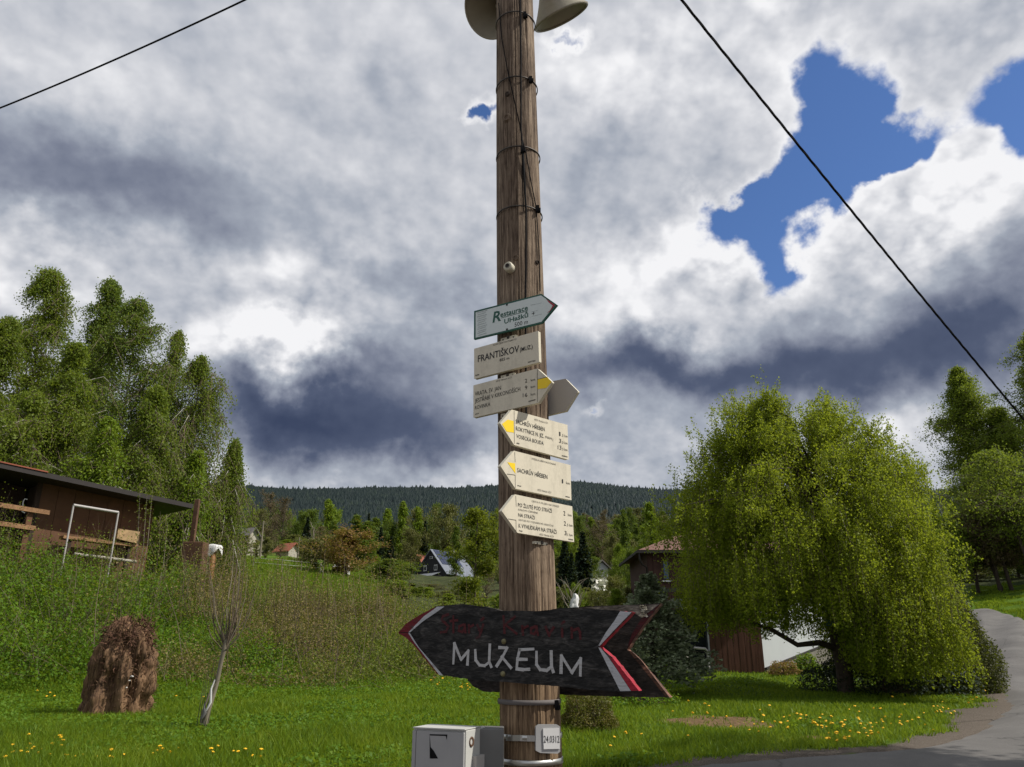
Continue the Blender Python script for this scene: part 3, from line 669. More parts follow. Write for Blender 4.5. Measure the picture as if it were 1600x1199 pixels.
# left-hand birches behind the shed
LB = [  # px, py of the top, distance, spread, leaves, material, weep, label
 (-45, 470, 44, 3.6, 24000, 'leaf_birch', .5, 'birch at the far left edge with only its right side in the picture'),
 (92, 408, 43, 3.0, 36000, 'leaf_birch', .6, 'tallest left birch with a pale leaning trunk showing and narrow top'),
 (20, 478, 40, 3.0, 26000, 'leaf_birch', .5, 'birch with a low rounded top left of the tallest birch'),
 (172, 414, 45, 3.2, 36000, 'leaf_birch_cool', .5, 'tall dark green birch with a pointed top above the middle of the shed roof'),
 (222, 452, 43, 2.9, 30000, 'leaf_birch_cool', .6, 'birch with a blunt top just right of the tall dark one'),
 (130, 520, 38, 3.4, 26000, 'leaf_birch', .5, 'leafy lower birch right behind the shed roof'),
 (283, 494, 46, 2.2, 12000, 'leaf_birch', .9, 'thin open birch top with sky showing between its twigs'),
 (322, 540, 45, 2.6, 20000, 'leaf_birch', 1.1, 'drooping birch at the right end of the tall row'),
 (250, 590, 40, 3.0, 20000, 'leaf_birch', .7, 'bushy birch behind the right end of the shed roof'),
 (368, 672, 47, 2.6, 15000, 'leaf_birch', 1.5, 'short weeping birch with hanging curtains of leaves over the meadow'),
 (60, 600, 36, 2.8, 18000, 'leaf_birch', .4, 'low green birch close behind the left part of the shed'),
 (180, 640, 36, 2.6, 16000, 'leaf_bright', .4, 'small bright birch peeping over the shed roof'),
 (315, 690, 41, 1.9, 10000, 'leaf_bright', .8, 'small bright drooping birch right of the rusty post'),
]
for i, (px, py, Y, sp, nl, mt, wp, lb) in enumerate(LB):
    top = at(px, py, Y); x = top.x; g0 = hzf(x, Y); h = top.z - g0
    b = broadleaf(40 + i, h, sp, h * .10, 64, 26, int(nl * 1.5), .135, 'oval' if i % 3 == 1 else 'cone', weep=wp + .2, trunk_r=.16, lean=.0, tlm=1.45, jt=.075)
    add_tree('birch_tree', x, Y, lb, 'birches behind the shed', b, mt, 'bark_birch')

# right-hand tall trees beyond the bend
RT = [(1490, 562, 90, 5.4, 34000, 'leaf_birch', .2, 'tall narrow poplar-like tree with a rounded tip beyond the bend of the lane', 'poplar_tree'),
      (1612, 500, 82, 7.0, 40000, 'leaf_birch', .3, 'taller tree cut by the right edge with the cable passing over it', 'birch_tree'),
      (1548, 630, 88, 6.0, 24000, 'leaf_birch', .3, 'lower tree filling the gap between the two tall ones', 'birch_tree'),
      (1450, 790, 80, 3.4, 9000, 'leaf_bright', .2, 'small bright tree just above the round birch on its right side', 'birch_tree'),
      (1590, 700, 76, 5.5, 12000, 'leaf_birch', .3, 'sparse tree with bare lower trunks on the bank by the right edge', 'birch_tree'),
      (1530, 760, 80, 3.2, 5000, 'leaf_olive', .2, 'thin half-bare tree in the shade beyond the lane', 'young_tree'),
      (1570, 800, 80, 3.4, 4500, 'leaf_brown', .1, 'brown leafless thicket tree standing at the top of the grass bank', 'young_tree'),
      (1505, 800, 82, 3.2, 4500, 'leaf_olive', .1, 'thin dark stemmed tree just right of the round birch', 'young_tree'),
      (1690, 560, 80, 4.0, 12000, 'leaf_birch', .2, 'big tree outside the right edge of the wood by the lane', 'birch_tree'),
      (1650, 720, 90, 4.0, 9000, 'leaf_mid', .2, 'dense tree at the back of the small wood by the lane', 'young_tree')]
for i, (px, py, Y, sp, nl, mt, wp, lb, nm) in enumerate(RT):
    top = at(px, py, Y); x = top.x; g0 = hzf(x, Y); h = top.z - g0
    b = broadleaf(80 + i, h, sp, h * (.12 if i < 4 else .3), 190, 13, int(nl * 2.8), .22, 'column' if i < 3 else 'oval', weep=wp, tlm=1.1, jt=.12, trunk_r=.2, trunks=1 if i not in (4, 6) else 3)
    add_tree(nm, x, Y, lb, 'trees of the small wood beyond the lane', b, mt, 'bark_dark')
# ------------------------------------------------------------------ middle distance trees
def proto(kind, seed):
    if kind == 'round': return broadleaf(seed, 10, 3.6, 1.0, 34, 16, 7600, .30, 'oval', trunk_r=.2)
    if kind == 'tall': return broadleaf(seed, 10, 2.1, .8, 36, 14, 7000, .26, 'cone', trunk_r=.15, weep=.3)
    if kind == 'dome': return broadleaf(seed, 10, 5.0, .8, 40, 18, 10000, .34, 'dome', trunk_r=.2)
    if kind == 'bare': return broadleaf(seed, 10, 3.6, 1.0, 40, 26, 5000, .20, 'oval', trunk_r=.2)
PROT = {}
def get_proto(kind, mat, v):
    k = (kind, mat, v)
    if k not in PROT:
        mb, (V, Fc), (TV, TF) = proto(kind, hash(k) % 1000 if False else (len(PROT) * 13 + 300))
        PROT[k] = (mb.mesh('trunk', [M['bark_dark']]), arr_mesh('crown', *joinvf([(V, Fc), (TV, TF)]), [M[mat], M['twig']], mi=np.concatenate([np.zeros(len(Fc)), np.ones(len(TF))])))
    return PROT[k]
def far_tree(kind, mat, v, px, py, Y, wpx, name, label, group, rz=None):
    """top at the given sight line; crown as wide as wpx picture pixels"""
    top = at(px, py, Y); g0 = hzf(top.x, Y); h = max(.9, top.z - g0)
    a, b = get_proto(kind, mat, v); base_w = {'round': 7.4, 'tall': 4.3, 'dome': 10.4, 'bare': 7.4}[kind]
    w = wpx * Y / 1200 / base_w
    r = empty(name, (top.x, Y, g0 - .2), random.random() * 6.28 if rz is None else rz, label, 'tree', group)
    r.scale = (w, w, h / 10.0); link('trunk', a, r); link('crown', b, r); return r
rr = random.Random(3)
# belt across the valley, left of the pole (picture x 395..790)
SINGLE = [
 ('dome', 'leaf_orange', 0, 545, 826, 70, 120, 'bronze_tree', 'wide bronze-orange leafed tree in front of the dark green wood'),
 ('dome', 'leaf_olive', 0, 497, 842, 72, 70, 'olive_tree', 'olive-brown bushy tree left of the bronze-orange one'),
 ('dome', 'leaf_mid', 0, 610, 872, 66, 95, 'bush_tree', 'low rounded green bush below the right side of the bronze tree'),
 ('bare', 'leaf_brown', 0, 425, 768, 190, 60, 'brown_tree', 'reddish brown bare tree at the left end of the wood under the ridge'),
 ('bare', 'leaf_brown', 1, 447, 775, 185, 44, 'brown_tree', 'second reddish brown tree, just right of the first under the ridge'),
 ('bare', 'leaf_olive', 0, 408, 795, 170, 50, 'olive_tree', 'olive leafless tree behind the farmhouse'),
 ('tall', 'leaf_bright', 0, 515, 775, 210, 46, 'larch_tree', 'tallest bright green pointed tree between bronze tree and ridge'),
 ('tall', 'leaf_bright', 1, 630, 778, 205, 44, 'larch_tree', 'bright green pointed tree above the bronze tree, left of the black house roof'),
 ('tall', 'leaf_bright', 2, 655, 786, 200, 36, 'larch_tree', 'bright pointed tree just right of the other pointed one'),
 ('dome', 'leaf_olive', 1, 700, 790, 195, 70, 'olive_tree', 'pale olive rounded tree above the black house'),
 ('round', 'leaf_mid', 1, 475, 800, 180, 44, 'green_tree', 'dark green round tree with a bare pale stem beside it'),
 ('dome', 'white_bloom', 0, 357, 828, 92, 22, 'blossom_tree', 'small white blossoming tree in front of the farmhouse'),
 ('dome', 'leaf_bright', 3, 340, 838, 88, 32, 'blossom_tree', 'pale yellow-green bush left of the farmhouse'),
 ('round', 'leaf_olive', 2, 418, 838, 98, 28, 'orchard_tree', 'small orchard tree on the meadow in front of the farmhouse'),
 ('round', 'leaf_olive', 0, 385, 834, 97, 30, 'orchard_tree', 'leafy orchard tree hiding the middle of the farmhouse'),
 ('round', 'leaf_olive', 2, 402, 842, 100, 24, 'orchard_tree', 'low orchard tree between the wooden pole and the farmhouse wall'),
 ('bare', 'leaf_olive', 1, 440, 846, 96, 26, 'orchard_tree', 'bare orchard tree in front of the red-roofed cottage'),
 ('round', 'leaf_olive', 1, 365, 840, 90, 26, 'orchard_tree', 'orchard tree at the left gable of the farmhouse'),
 ('bare', 'leaf_brown', 2, 478, 842, 86, 40, 'brown_bush', 'brown bare bush right of the red-roofed cottage'),
 ('bare', 'leaf_brown', 3, 760, 880, 60, 34, 'brown_bush', 'brown bare bush just left of the signpost beside the black house'),
 ('bare', 'leaf_brown', 1, 672, 912, 62, 70, 'brown_bush', 'pinkish brown bare bush in front of the black house'),
 ('dome', 'leaf_mid', 2, 738, 899, 52, 60, 'green_bush', 'green bush in front of the right end of the solar roof'),
 ('dome', 'leaf_bright', 2, 625, 902, 48, 50, 'green_bush', 'yellow-green bush at the right end of the thicket'),
 ('tall', 'leaf_bright', 4, 1012, 778, 112, 62, 'bright_birch', 'bright yellow-green birch with pale forked stem above the brown house roof'),
 ('tall', 'leaf_mid', 4, 975, 790, 150, 34, 'slim_tree', 'slim grey-green tree left of the bright birch'),
 ('bare', 'leaf_brown', 0, 940, 812, 260, 60, 'brown_tree', 'brown bare tree on the hillside right of the signpost'),
 ('dome', 'leaf_bright', 1, 968, 850, 85, 40, 'green_bush', 'yellow-green bush at the left corner of the brown house'),
 ('dome', 'leaf_olive', 0, 955, 898, 48, 60, 'olive_bush', 'olive shrub in front of the left wall of the brown house'),
 ('dome', 'leaf_mid', 0, 985, 860, 70, 40, 'green_bush', 'dark green bush behind the gutter of the brown house'),
]
for (k, m_, v, px, py, Y, w, nm, lb) in SINGLE: far_tree(k, m_, v, px, py, Y, w, nm, lb, None)
GL = {'leaf_bright': 'bright spring green tree of the wood at the foot of the ridge', 'leaf_mid': 'darker green tree of the wood at the foot of the ridge',
      'leaf_olive': 'olive half-leafed tree of the wood at the foot of the ridge', 'leaf_brown': 'brown leafless tree of the wood at the foot of the ridge'}
GN = {'leaf_bright': 'green_tree', 'leaf_mid': 'dark_green_tree', 'leaf_olive': 'olive_tree', 'leaf_brown': 'brown_tree'}
def belt(n, x0, x1, top0, top1, Y0, Y1, w0, w1, mats):
    for i in range(n):
        f = (i + rr.random()) / n; px = x0 + (x1 - x0) * f; m_ = rr.choice(mats); Y = Y0 + (Y1 - Y0) * rr.random()
        k = 'bare' if m_ == 'leaf_brown' else rr.choice(['round', 'tall', 'tall', 'dome'])
        far_tree(k, m_, rr.randrange(2), px, top0 + (top1 - top0) * rr.random(), Y, w0 + (w1 - w0) * rr.random(), GN[m_], GL[m_], GL[m_].replace(' tree', ' trees'))
br, mi_, ol, bw = 'leaf_bright', 'leaf_mid', 'leaf_olive', 'leaf_brown'
belt(16, 395, 790, 788, 806, 220, 300, 34, 56, [br, br, mi_, ol, mi_])
belt(15, 395, 790, 802, 830, 170, 230, 34, 54, [br, mi_, mi_, ol])
belt(8, 560, 720, 838, 862, 195, 225, 26, 40, [mi_, mi_, br])
belt(9, 380, 540, 820, 845, 120, 150, 30, 46, [mi_, ol, bw, br])
belt(16, 880, 1045, 792, 808, 420, 560, 24, 40, [ol, br, mi_, bw])
belt(14, 880, 1045, 806, 832, 300, 420, 26, 40, [ol, mi_, bw, br, mi_])
belt(12, 880, 1045, 835, 862, 170, 280, 26, 44, [mi_, br, mi_, ol])
belt(9, 890, 1000, 868, 890, 90, 150, 28, 44, [mi_, br, ol])
belt(10, 1040, 1440, 800, 860, 90, 170, 60, 100, [mi_, ol])
belt(5, 785, 885, 790, 806, 220, 300, 34, 56, [br, mi_])
belt(7, 785, 885, 815, 850, 150, 230, 34, 54, [br, mi_, ol])
belt(5, 785, 885, 860, 890, 80, 120, 34, 54, [mi_, ol])
belt(4, 785, 885, 905, 925, 44, 60, 40, 60, [mi_, ol])
belt(16, 1430, 1720, 820, 885, 92, 120, 44, 70, [mi_, ol, bw])
belt(4, 590, 640, 868, 892, 80, 140, 26, 40, [mi_, ol, br])
belt(4, 745, 790, 862, 892, 80, 140, 26, 40, [mi_, ol, br])
belt(12, 600, 790, 914, 930, 40, 60, 36, 60, [mi_, ol, br])
belt(8, 870, 1000, 905, 925, 42, 60, 36, 60, [ol, br])
belt(7, -40, 330, 700, 790, 70, 100, 60, 90, [mi_, br])
# dark spruces
cp = conifer(5, 9, 2.3, 26, 34, .42, drop=.35)
def add_conifer(px, py, Y, wpx, label, group=None, pr=cp, name='spruce_tree', base_r=2.4, H=9, nm='needle_dark'):
    top = at(px, py, Y); g0 = hzf(top.x, Y); h = top.z - g0
    if ('c', id(pr)) not in PROT:
        mb, vf, tvf = pr; PROT[('c', id(pr))] = (mb.mesh('trunk', [M['bark_dark']]), arr_mesh('crown', *joinvf([vf, tvf]), [M[nm], M['twig']], mi=np.concatenate([np.zeros(len(vf[1])), np.ones(len(tvf[1]))])))
    a, b = PROT[('c', id(pr))]; w = wpx * Y / 1200 / (2 * base_r)
    r = empty(name, (top.x, Y, g0), random.random() * 6, label, 'tree', group); r.scale = (w, w, h / H); link('trunk', a, r); link('crown', b, r); return r
add_conifer(910, 828, 55, 62, 'dark pointed spruce right of the signpost below the last white sign')
add_conifer(882, 838, 60, 52, 'second dark spruce half hidden behind the signpost')
add_conifer(893, 862, 50, 40, 'lower dark spruce between the two tall ones')
for px, py, Y, w in ((577, 800, 205, 26), (596, 822, 200, 26), (665, 812, 200, 26), (482, 806, 175, 30), (612, 836, 195, 26), (566, 838, 190, 30), (640, 838, 200, 26)):
    add_conifer(px, py, Y, w, 'dark spruce among the bright trees at the foot of the ridge', 'dark spruces in the valley wood')

# leafing tree just left of the signpost
top = at(748, 790, 34); add_tree('maple_tree', top.x - .1, 34, 'airy yellow-green young tree directly left of the signpost', None,
    broadleaf(61, top.z - hzf(top.x, 34), 1.55, .6, 22, 16, 9000, .11, 'oval', trunk_r=.07), 'leaf_maple', 'bark_dark', z=hzf(top.x, 34))

# conifer forest on the ridge: one mass
def ridge():
    rng = np.random.default_rng(9); pts = []
    n = 40000
    Y = 640 + (2620 - 640) * rng.random(n) ** .8; t = -.36 + .62 * rng.random(n); X = t * Y
    sk = 2600; Y[:1500] = 2560 + 120 * rng.random(1500); X[:1500] = (-.36 + .62 * rng.random(1500)) * Y[:1500]
    side = rng.random(n) < .2; X[side] = np.where(rng.random(side.sum()) < .3, -.36 - .25 * rng.random(side.sum()), .26 + .6 * rng.random(side.sum())) * Y[side]
    Z = hz(X, Y); h = (7 + 9 * rng.random(n) + 7 * (rng.random(n) < .04)) * np.clip(Y / 2000, .55, 1.15); r = h * (.30 + .16 * rng.random(n))
    k = 5; a = np.arange(k) * 2 * np.pi / k
    V = np.empty((n, k + 1, 3), np.float32)
    V[:, :k, 0] = X[:, None] + r[:, None] * np.cos(a)[None]; V[:, :k, 1] = Y[:, None] + r[:, None] * np.sin(a)[None]; V[:, :k, 2] = (Z + h * .05)[:, None]
    V[:, k] = np.stack([X, Y, Z + h], -1)
    base = np.arange(n)[:, None] * (k + 1)
    Fc = np.concatenate([base + np.array([[i, (i + 1) % k, k]]) for i in range(k)])
    o = link('ridge_forest', arr_mesh('ridge_forest', V.reshape(-1, 3), Fc, [M['needle_far']])); tag(o, 'dark conifer forest covering the long ridge', 'forest', kind='stuff')
ridge()

# ------------------------------------------------------------------ undergrowth on the bank
def thicket():
    rng = np.random.default_rng(12); n = 9000
    X = -24 + 24.5 * rng.random(n); Y = 16 + 17 * rng.random(n)
    foot = np.interp(X, [-20, -14, -11.3, -8, -5, -2.5, -.5, .5], [15.5, 17.0, 18.2, 19.2, 20.6, 22.4, 24.5, 27]) + 1.0 * (vnoise(X, Y, 2.5, 2) - .5)
    top_ = np.interp(X, [-20, -14.5, -11, -8, -4, -1, .5], [25.0, 26.0, 29, 30.5, 31, 32, 33])
    k = (Y > foot) & (Y < top_); X = X[k]; Y = Y[k]; foot = foot[k]; Z = hz(X, Y); n = len(X)
    d = Y - foot; green = vnoise(X, Y, 1.6, 31) * .9 + .05 + .5 * np.clip((-X - 7.5) / 4, -.5, 1) - .07 * d
    hh = (.35 + 1.0 * rng.random(n)) * (.35 + 1.25 * vnoise(X, Y, 1.5, 8)) * np.clip(.35 + d / 2.2, .3, 1.0)
    isg = green > .45; hh[isg] *= .55
    hh *= np.where(X < -11, np.clip((27.5 - Y) / 4, .75, 1) * 1.25, 1)
    hh *= np.where((X < -10.5) & (Y > 21), 1.55, 1)
    A = np.stack([X, Y, Z - .05], -1); B = A + np.stack([rng.normal(size=n) * .28, rng.normal(size=n) * .28, hh], -1)
    # stems: several per root
    As = np.repeat(A, 4, 0) + rng.normal(size=(n * 4, 3)) * [.22, .22, 0]; Bs = np.repeat(B, 4, 0) + rng.normal(size=(n * 4, 3)) * [.34, .34, .25]
    Bs[:, 2] = np.maximum(Bs[:, 2], As[:, 2] + .15)
    sv, sf = ribbons(As, Bs, .0065, rng, rng.normal(size=(n * 4, 3)) * .06)
    kk = rng.random(n * 4) < .45; sv, sf = ribbons(As[kk], Bs[kk], .0055, rng, rng.normal(size=(int(kk.sum()), 3)) * .06)
    out = []
    isb = (~isg) & (vnoise(X, Y, 1.8, 77) + .3 * np.exp(-((X + 7.5) / 3) ** 2) > .66)
    for nm, msk, per, size, mat in (('bramble', (~isg) & ~isb, 36, .062, 'thicket'), ('nettles', isg, 34, .080, 'thicket_green'), ('brown', isb, 34, .058, 'thicket_brown')):
        a = A[msk]; b = B[msk]; s = rng.random((len(a), per)) ** .8
        C = a[:, None] * (1 - s[..., None]) + b[:, None] * s[..., None] + rng.normal(size=(len(a), per, 3)) * [.24, .24, .14]
        C = C.reshape(-1, 3); C[:, 2] = np.maximum(C[:, 2], hz(C[:, 0], C[:, 1]) + .03)
        V, Fc = leaf_cloud(rng, C, size, droop=.1, aspect=.6, var=.8); out.append((nm, V, Fc, mat))
    kt = rng.random(n) < np.where((X > -11) & (X < -3.5) & (d > 1.0), .10, .015); a = A[kt]; nt2 = len(a); tall = np.stack([rng.normal(size=nt2) * .35, rng.normal(size=nt2) * .35, 1.5 + 1.4 * rng.random(nt2)], -1); tb = a + tall
    tv = ribbons(a, tb, .010, rng, rng.normal(size=(nt2, 3)) * .12); s_ = .3 + .7 * rng.random((nt2, 30)); C = (a[:, None] + tall[:, None] * s_[..., None] + rng.normal(size=(nt2, 30, 3)) * .13).reshape(-1, 3); tl_ = leaf_cloud(rng, C, .06)
    o = link('twiggy_shoots', arr_mesh('twiggy_shoots', *joinvf([tl_, tv]), [M['thicket_brown'], M['twig']], mi=np.concatenate([np.zeros(len(tl_[1])), np.ones(len(tv[1]))]))); tag(o, 'taller bare-stemmed shoots rising out of the bank thicket', 'thicket', kind='stuff')
    nm, V, Fc, mat = out[0]
    o = link('thicket', arr_mesh('thicket', *joinvf([(V, Fc), (sv, sf)]), [M[mat], M['twig']], mi=np.concatenate([np.zeros(len(Fc)), np.ones(len(sf))])))
    tag(o, 'brownish tangle of brambles and dry stalks covering the bank', 'thicket', kind='stuff')
    nm, V, Fc, mat = out[2]
    o = link('dry_brambles', arr_mesh('dry_brambles', V, Fc, [M[mat]])); tag(o, 'brownish dry patches in the bank thicket', 'thicket', kind='stuff')
    nm, V, Fc, mat = out[1]
    o = link('nettles', arr_mesh('nettles', V, Fc, [M[mat]])); tag(o, 'fresh green nettles and ground elder on the bank', 'ground cover', kind='stuff')
thicket()

# ------------------------------------------------------------------ grass and low herbs on the lawn
def lawn():
    rng = np.random.default_rng(14); N = 300000
    Y = 7.8 + 24 * rng.random(N) ** 1.35; X = (-.74 + 1.5 * rng.random(N)) * Y + rng.normal(size=N) * .3
    gr, di = ground_masks(X, Y); road = inside_road(X, Y)
    k = (~road) & (rng.random(N) > gr * 1.05 - .02) & (rng.random(N) > di * 1.0 - .06)
    # keep the white-walled garage yard and thicket free
    X = X[k]; Y = Y[k]; n = len(X)
    patch = vnoise(X, Y, 1.1, 40); rough = np.clip((vnoise(X, Y, 2.3, 44) - .45) * 3, 0, 1)
    h = (.035 + .045 * rng.random(n)) * (1 + .9 * rough) * (1 + .5 * (Y < 13)); h *= np.where(Y > 20, .8, 1)
    w = .0035 + .00075 * Y * (.6 + .4 * rng.random(n))
    a = rng.random(n) * 2 * np.pi; lx = rng.normal(size=n) * .5 * h; ly = rng.normal(size=n) * .5 * h; Z = hz(X, Y)
    V = np.empty((n, 3, 3), np.float32)
    V[:, 0] = np.stack([X - np.cos(a) * w, Y - np.sin(a) * w, Z - .005], -1); V[:, 1] = np.stack([X + np.cos(a) * w, Y + np.sin(a) * w, Z - .005], -1); V[:, 2] = np.stack([X + lx, Y + ly, Z + h], -1)
    o = link('grass', arr_mesh('grass', V.reshape(-1, 3), np.arange(n * 3).reshape(-1, 3), [leafmat('grass_blade', (.035, .085, .006), (.13, .215, .012), (.25, .30, .030), .46, big=1.3)]))
    tag(o, 'fresh green lawn grass', 'grass', kind='stuff')
    # broad-leafed herbs
    n = 26000; Y = 9 + 16 * rng.random(n); X = (-.72 + 1.3 * rng.random(n)) * Y
    dens = vnoise(X, Y, 1.7, 60) + .35 * (Y > np.interp(X, [-12, -6, 0], [15, 18.5, 22])) + .16 * (X < 0) - .12 * (X > 0)
    gr, di = ground_masks(X, Y); k = (dens > .66) & ~inside_road(X, Y) & (gr < .3) & (di < .3); X = X[k]; Y = Y[k]
    per = 6; X = np.repeat(X, per) + rng.normal(size=len(X) * per) * .07; Y = np.repeat(Y, per) + rng.normal(size=len(Y) * per) * .07
    C = np.stack([X, Y, hz(X, Y) + .02 + .10 * rng.random(len(X))], -1); V, Fc = leaf_cloud(rng, C, .055, aspect=.75)
    o = link('herbs', arr_mesh('herbs', V, Fc, [M['thicket_green']])); tag(o, 'patches of low broad-leafed herbs in the lawn', 'ground cover', kind='stuff')
    # rough grass on the far right bank and the meadow
    n = 90000; Y = 30 + 62 * rng.random(n) ** 1.2; X = Y * np.where(rng.random(n) < .5, -.44 + .3 * rng.random(n), .58 + .2 * rng.random(n)); k = ~inside_road(X, Y) & (poly_dist(X, Y, ROAD_R) > .15); X = X[k]; Y = Y[k]; n = len(X)
    h = .10 + .10 * rng.random(n); w = .003 * Y * .3 + .006; a = rng.random(n) * 6.28; Z = hz(X, Y); V = np.empty((n, 3, 3), np.float32)
    V[:, 0] = np.stack([X - np.cos(a) * w, Y - np.sin(a) * w, Z], -1); V[:, 1] = np.stack([X + np.cos(a) * w, Y + np.sin(a) * w, Z], -1); V[:, 2] = np.stack([X + rng.normal(size=n) * .05, Y, Z + h], -1)
    o = link('meadow_grass', arr_mesh('meadow_grass', V.reshape(-1, 3), np.arange(n * 3).reshape(-1, 3), [bpy.data.materials['grass_blade']])); tag(o, 'longer grass of the meadow and roadside bank', 'grass', kind='stuff')
lawn()

def dandelions():
    rng = np.random.default_rng(15)
    mb = MB(); n = 9
    mb.tube([(0, 0, 0), (.004, 0, .07)], .0022, 5, 1, caps=False)
    mb.add([(0, 0, .092)] + [(.024 * math.cos(i * 2 * math.pi / n), .024 * math.sin(i * 2 * math.pi / n), .082 + .004 * (i % 2)) for i in range(n)] + [(0, 0, .07)],
           [(0, i + 1, (i + 1) % n + 1) for i in range(n)] + [(n + 1, (i + 1) % n + 1, i + 1) for i in range(n)], 0)
    me = mb.mesh('dandelion', [M['dandelion_yellow'], M['stalk']])
    spots = []
    clus = [(80, 1168, 26, 6, 14), (30, 1188, 30, 5, 12), (140, 1192, 30, 4, 9), (250, 1190, 16, 3, 6), (375, 1190, 14, 3, 6), (320, 1186, 30, 6, 5), (60, 1092, 12, 4, 5), (300, 1098, 30, 6, 3),
            (1265, 1133, 26, 5, 12), (1330, 1142, 30, 5, 20), (1400, 1138, 24, 5, 14), (1480, 1116, 12, 4, 7), (1455, 1118, 10, 3, 4), (1300, 1150, 60, 8, 18), (1320, 1168, 14, 5, 7), (1380, 1165, 30, 5, 6),
            (1535, 1056, 8, 10, 12), (1545, 1072, 6, 8, 9), (1520, 1100, 20, 6, 8), (1100, 1120, 60, 8, 10), (1180, 1135, 60, 10, 12), (680, 1075, 10, 3, 6), (720, 1079, 16, 3, 6), (740, 1083, 16, 3, 5), (1000, 1160, 60, 10, 6), (1400, 1110, 60, 12, 10)]
    for cx, cy, sx, sy, k in clus:
        for _ in range(k): spots.append((cx + rng.normal() * sx, min(1197, cy + rng.normal() * sy)))
    first = None
    for px, py in spots:
        p = onground(px, py, 6, 40)
        if inside_road(p.x, p.y) or ground_masks(p.x, p.y)[0] > .9: continue
        o = bpy.data.objects.new('dandelion', me); col.objects.link(o); o.location = p; s = .55 + .45 * rng.random() + max(0, p.y - 14) * .02; o.scale = (s * 1.15, s * 1.15, s * 1.75); o.rotation_euler = (rng.normal() * .3, rng.normal() * .3, rng.random() * 6)
        tag(o, 'yellow dandelion flowering in the lawn grass', 'dandelion', 'dandelions flowering in the lawn')
dandelions()

# ------------------------------------------------------------------ bushes and other garden plants
def bush(name, px, py, wpx, hpx, label, mat, nleaf, leaf, seed, cat='shrub', depth=1.0, twig='twig', tall=0):
    p = onground(px, py); rng = np.random.default_rng(seed); sc_ = p.y * 1.075 / 1200; w = wpx * sc_ / 2; h = hpx * sc_
    k = nleaf; d = rand_dirs(rng, k); d[:, 2] = np.abs(d[:, 2]); r = (.68 + .36 * rng.random(k) ** .5) * (1 + .12 * np.sin(d[:, 0] * 7 + seed) + .1 * np.sin(d[:, 2] * 9))
    C = d * r[:, None] * [w, w * depth, h * .92] + rng.normal(size=(k, 3)) * leaf * .6; C[:, 2] = np.abs(C[:, 2])
    # bulge below: widest a third of the way up
    V, Fc = leaf_cloud(rng, C, leaf, aspect=.6)
    nt = 160; A = rng.normal(size=(nt, 3)) * [w * .15, w * .15, 0]; B = rand_dirs(rng, nt); B[:, 2] = np.abs(B[:, 2]); B = B * [w, w * depth, h * (1 + tall)]
    tv = ribbons(A, B, .006, rng)
    r_ = empty(name, p, 0, label, cat); mb = MB()
    for i in range(5): a = i * 1.3; mb.tube([(0, 0, -.1), (.2 * w * math.cos(a), .2 * w * math.sin(a), h * .4), (.5 * w * math.cos(a), .5 * w * math.sin(a), h * .75)], [.03, .02, .006], 5, caps=False)
    link('branches', mb.mesh('branches', [M['bark_dark']]), r_)
    link('foliage', arr_mesh('foliage', *joinvf([(V, Fc), tv]), [M[mat], M[twig]], mi=np.concatenate([np.zeros(len(Fc)), np.ones(len(tv[1]))])), r_)
    return r_
bush('round_bush', 1478, 1082, 122, 168, 'dark rounded evergreen bush with pale tips between birch and lane', 'dark_bush', 52000, .065, 71)
bush('shade_bush', 1385, 1086, 190, 95, 'dark low shrub in the shade under the right side of the weeping birch', 'needle_dark', 16000, .07, 72)
bush('heather_bush', 918, 1140, 84, 46, 'low brown-green heather bush in the lawn right of the signpost', 'heath', 9000, .035, 73)
bush('orange_shrub', 1226, 1054, 44, 16, 'small orange-brown shrub in front of the white wall', 'leaf_orange', 1500, .06, 74)
bush('wall_plant', 1262, 1050, 34, 22, 'green leafy plant beside the orange shrub at the white wall', 'thicket_green', 1500, .07, 75)
bush('low_plant', 1090, 1052, 34, 12, 'small green plant at the foot of the dark doorway', 'thicket_green', 900, .07, 76)
bush('nettle_clump', 1000, 1100, 90, 26, 'leafy green clump below the forked end of the black arrow sign', 'thicket_green', 2500, .06, 77)
bush('white_flower_bush', 930, 937, 40, 36, 'shrub with big white blossoms beyond the black arrow sign', 'leaf_olive', 1600, .10, 78)
def blossoms():
    rng = np.random.default_rng(79); C = np.array([list(at(925 + 24 * rng.random(), 905 + 18 * rng.random(), 37 + rng.random())) for _ in range(60)]); V, Fc = leaf_cloud(rng, C, .22)
    o = link('magnolia_blossom', arr_mesh('magnolia_blossom', V, Fc, [M['white_bloom']])); b = bpy.data.objects['white_flower_bush']; o.parent = b; o.matrix_parent_inverse = Matrix.Translation(b.location).inverted(); o.name = 'blossom'
blossoms()

# blue spruce with wide tiers
p = onground(1024, 1088)
sp = conifer(8, at(1012, 893, p.y).z - p.z, 1.75, 15, 120, .12, drop=.02, trunk_r=.10, base=.17, tipup=.05)
add_tree('blue_spruce', p.x, p.y, 'wide tiered grey-green spruce behind the forked end of the arrow sign', None, sp, 'needle_blue', 'bark_dark')

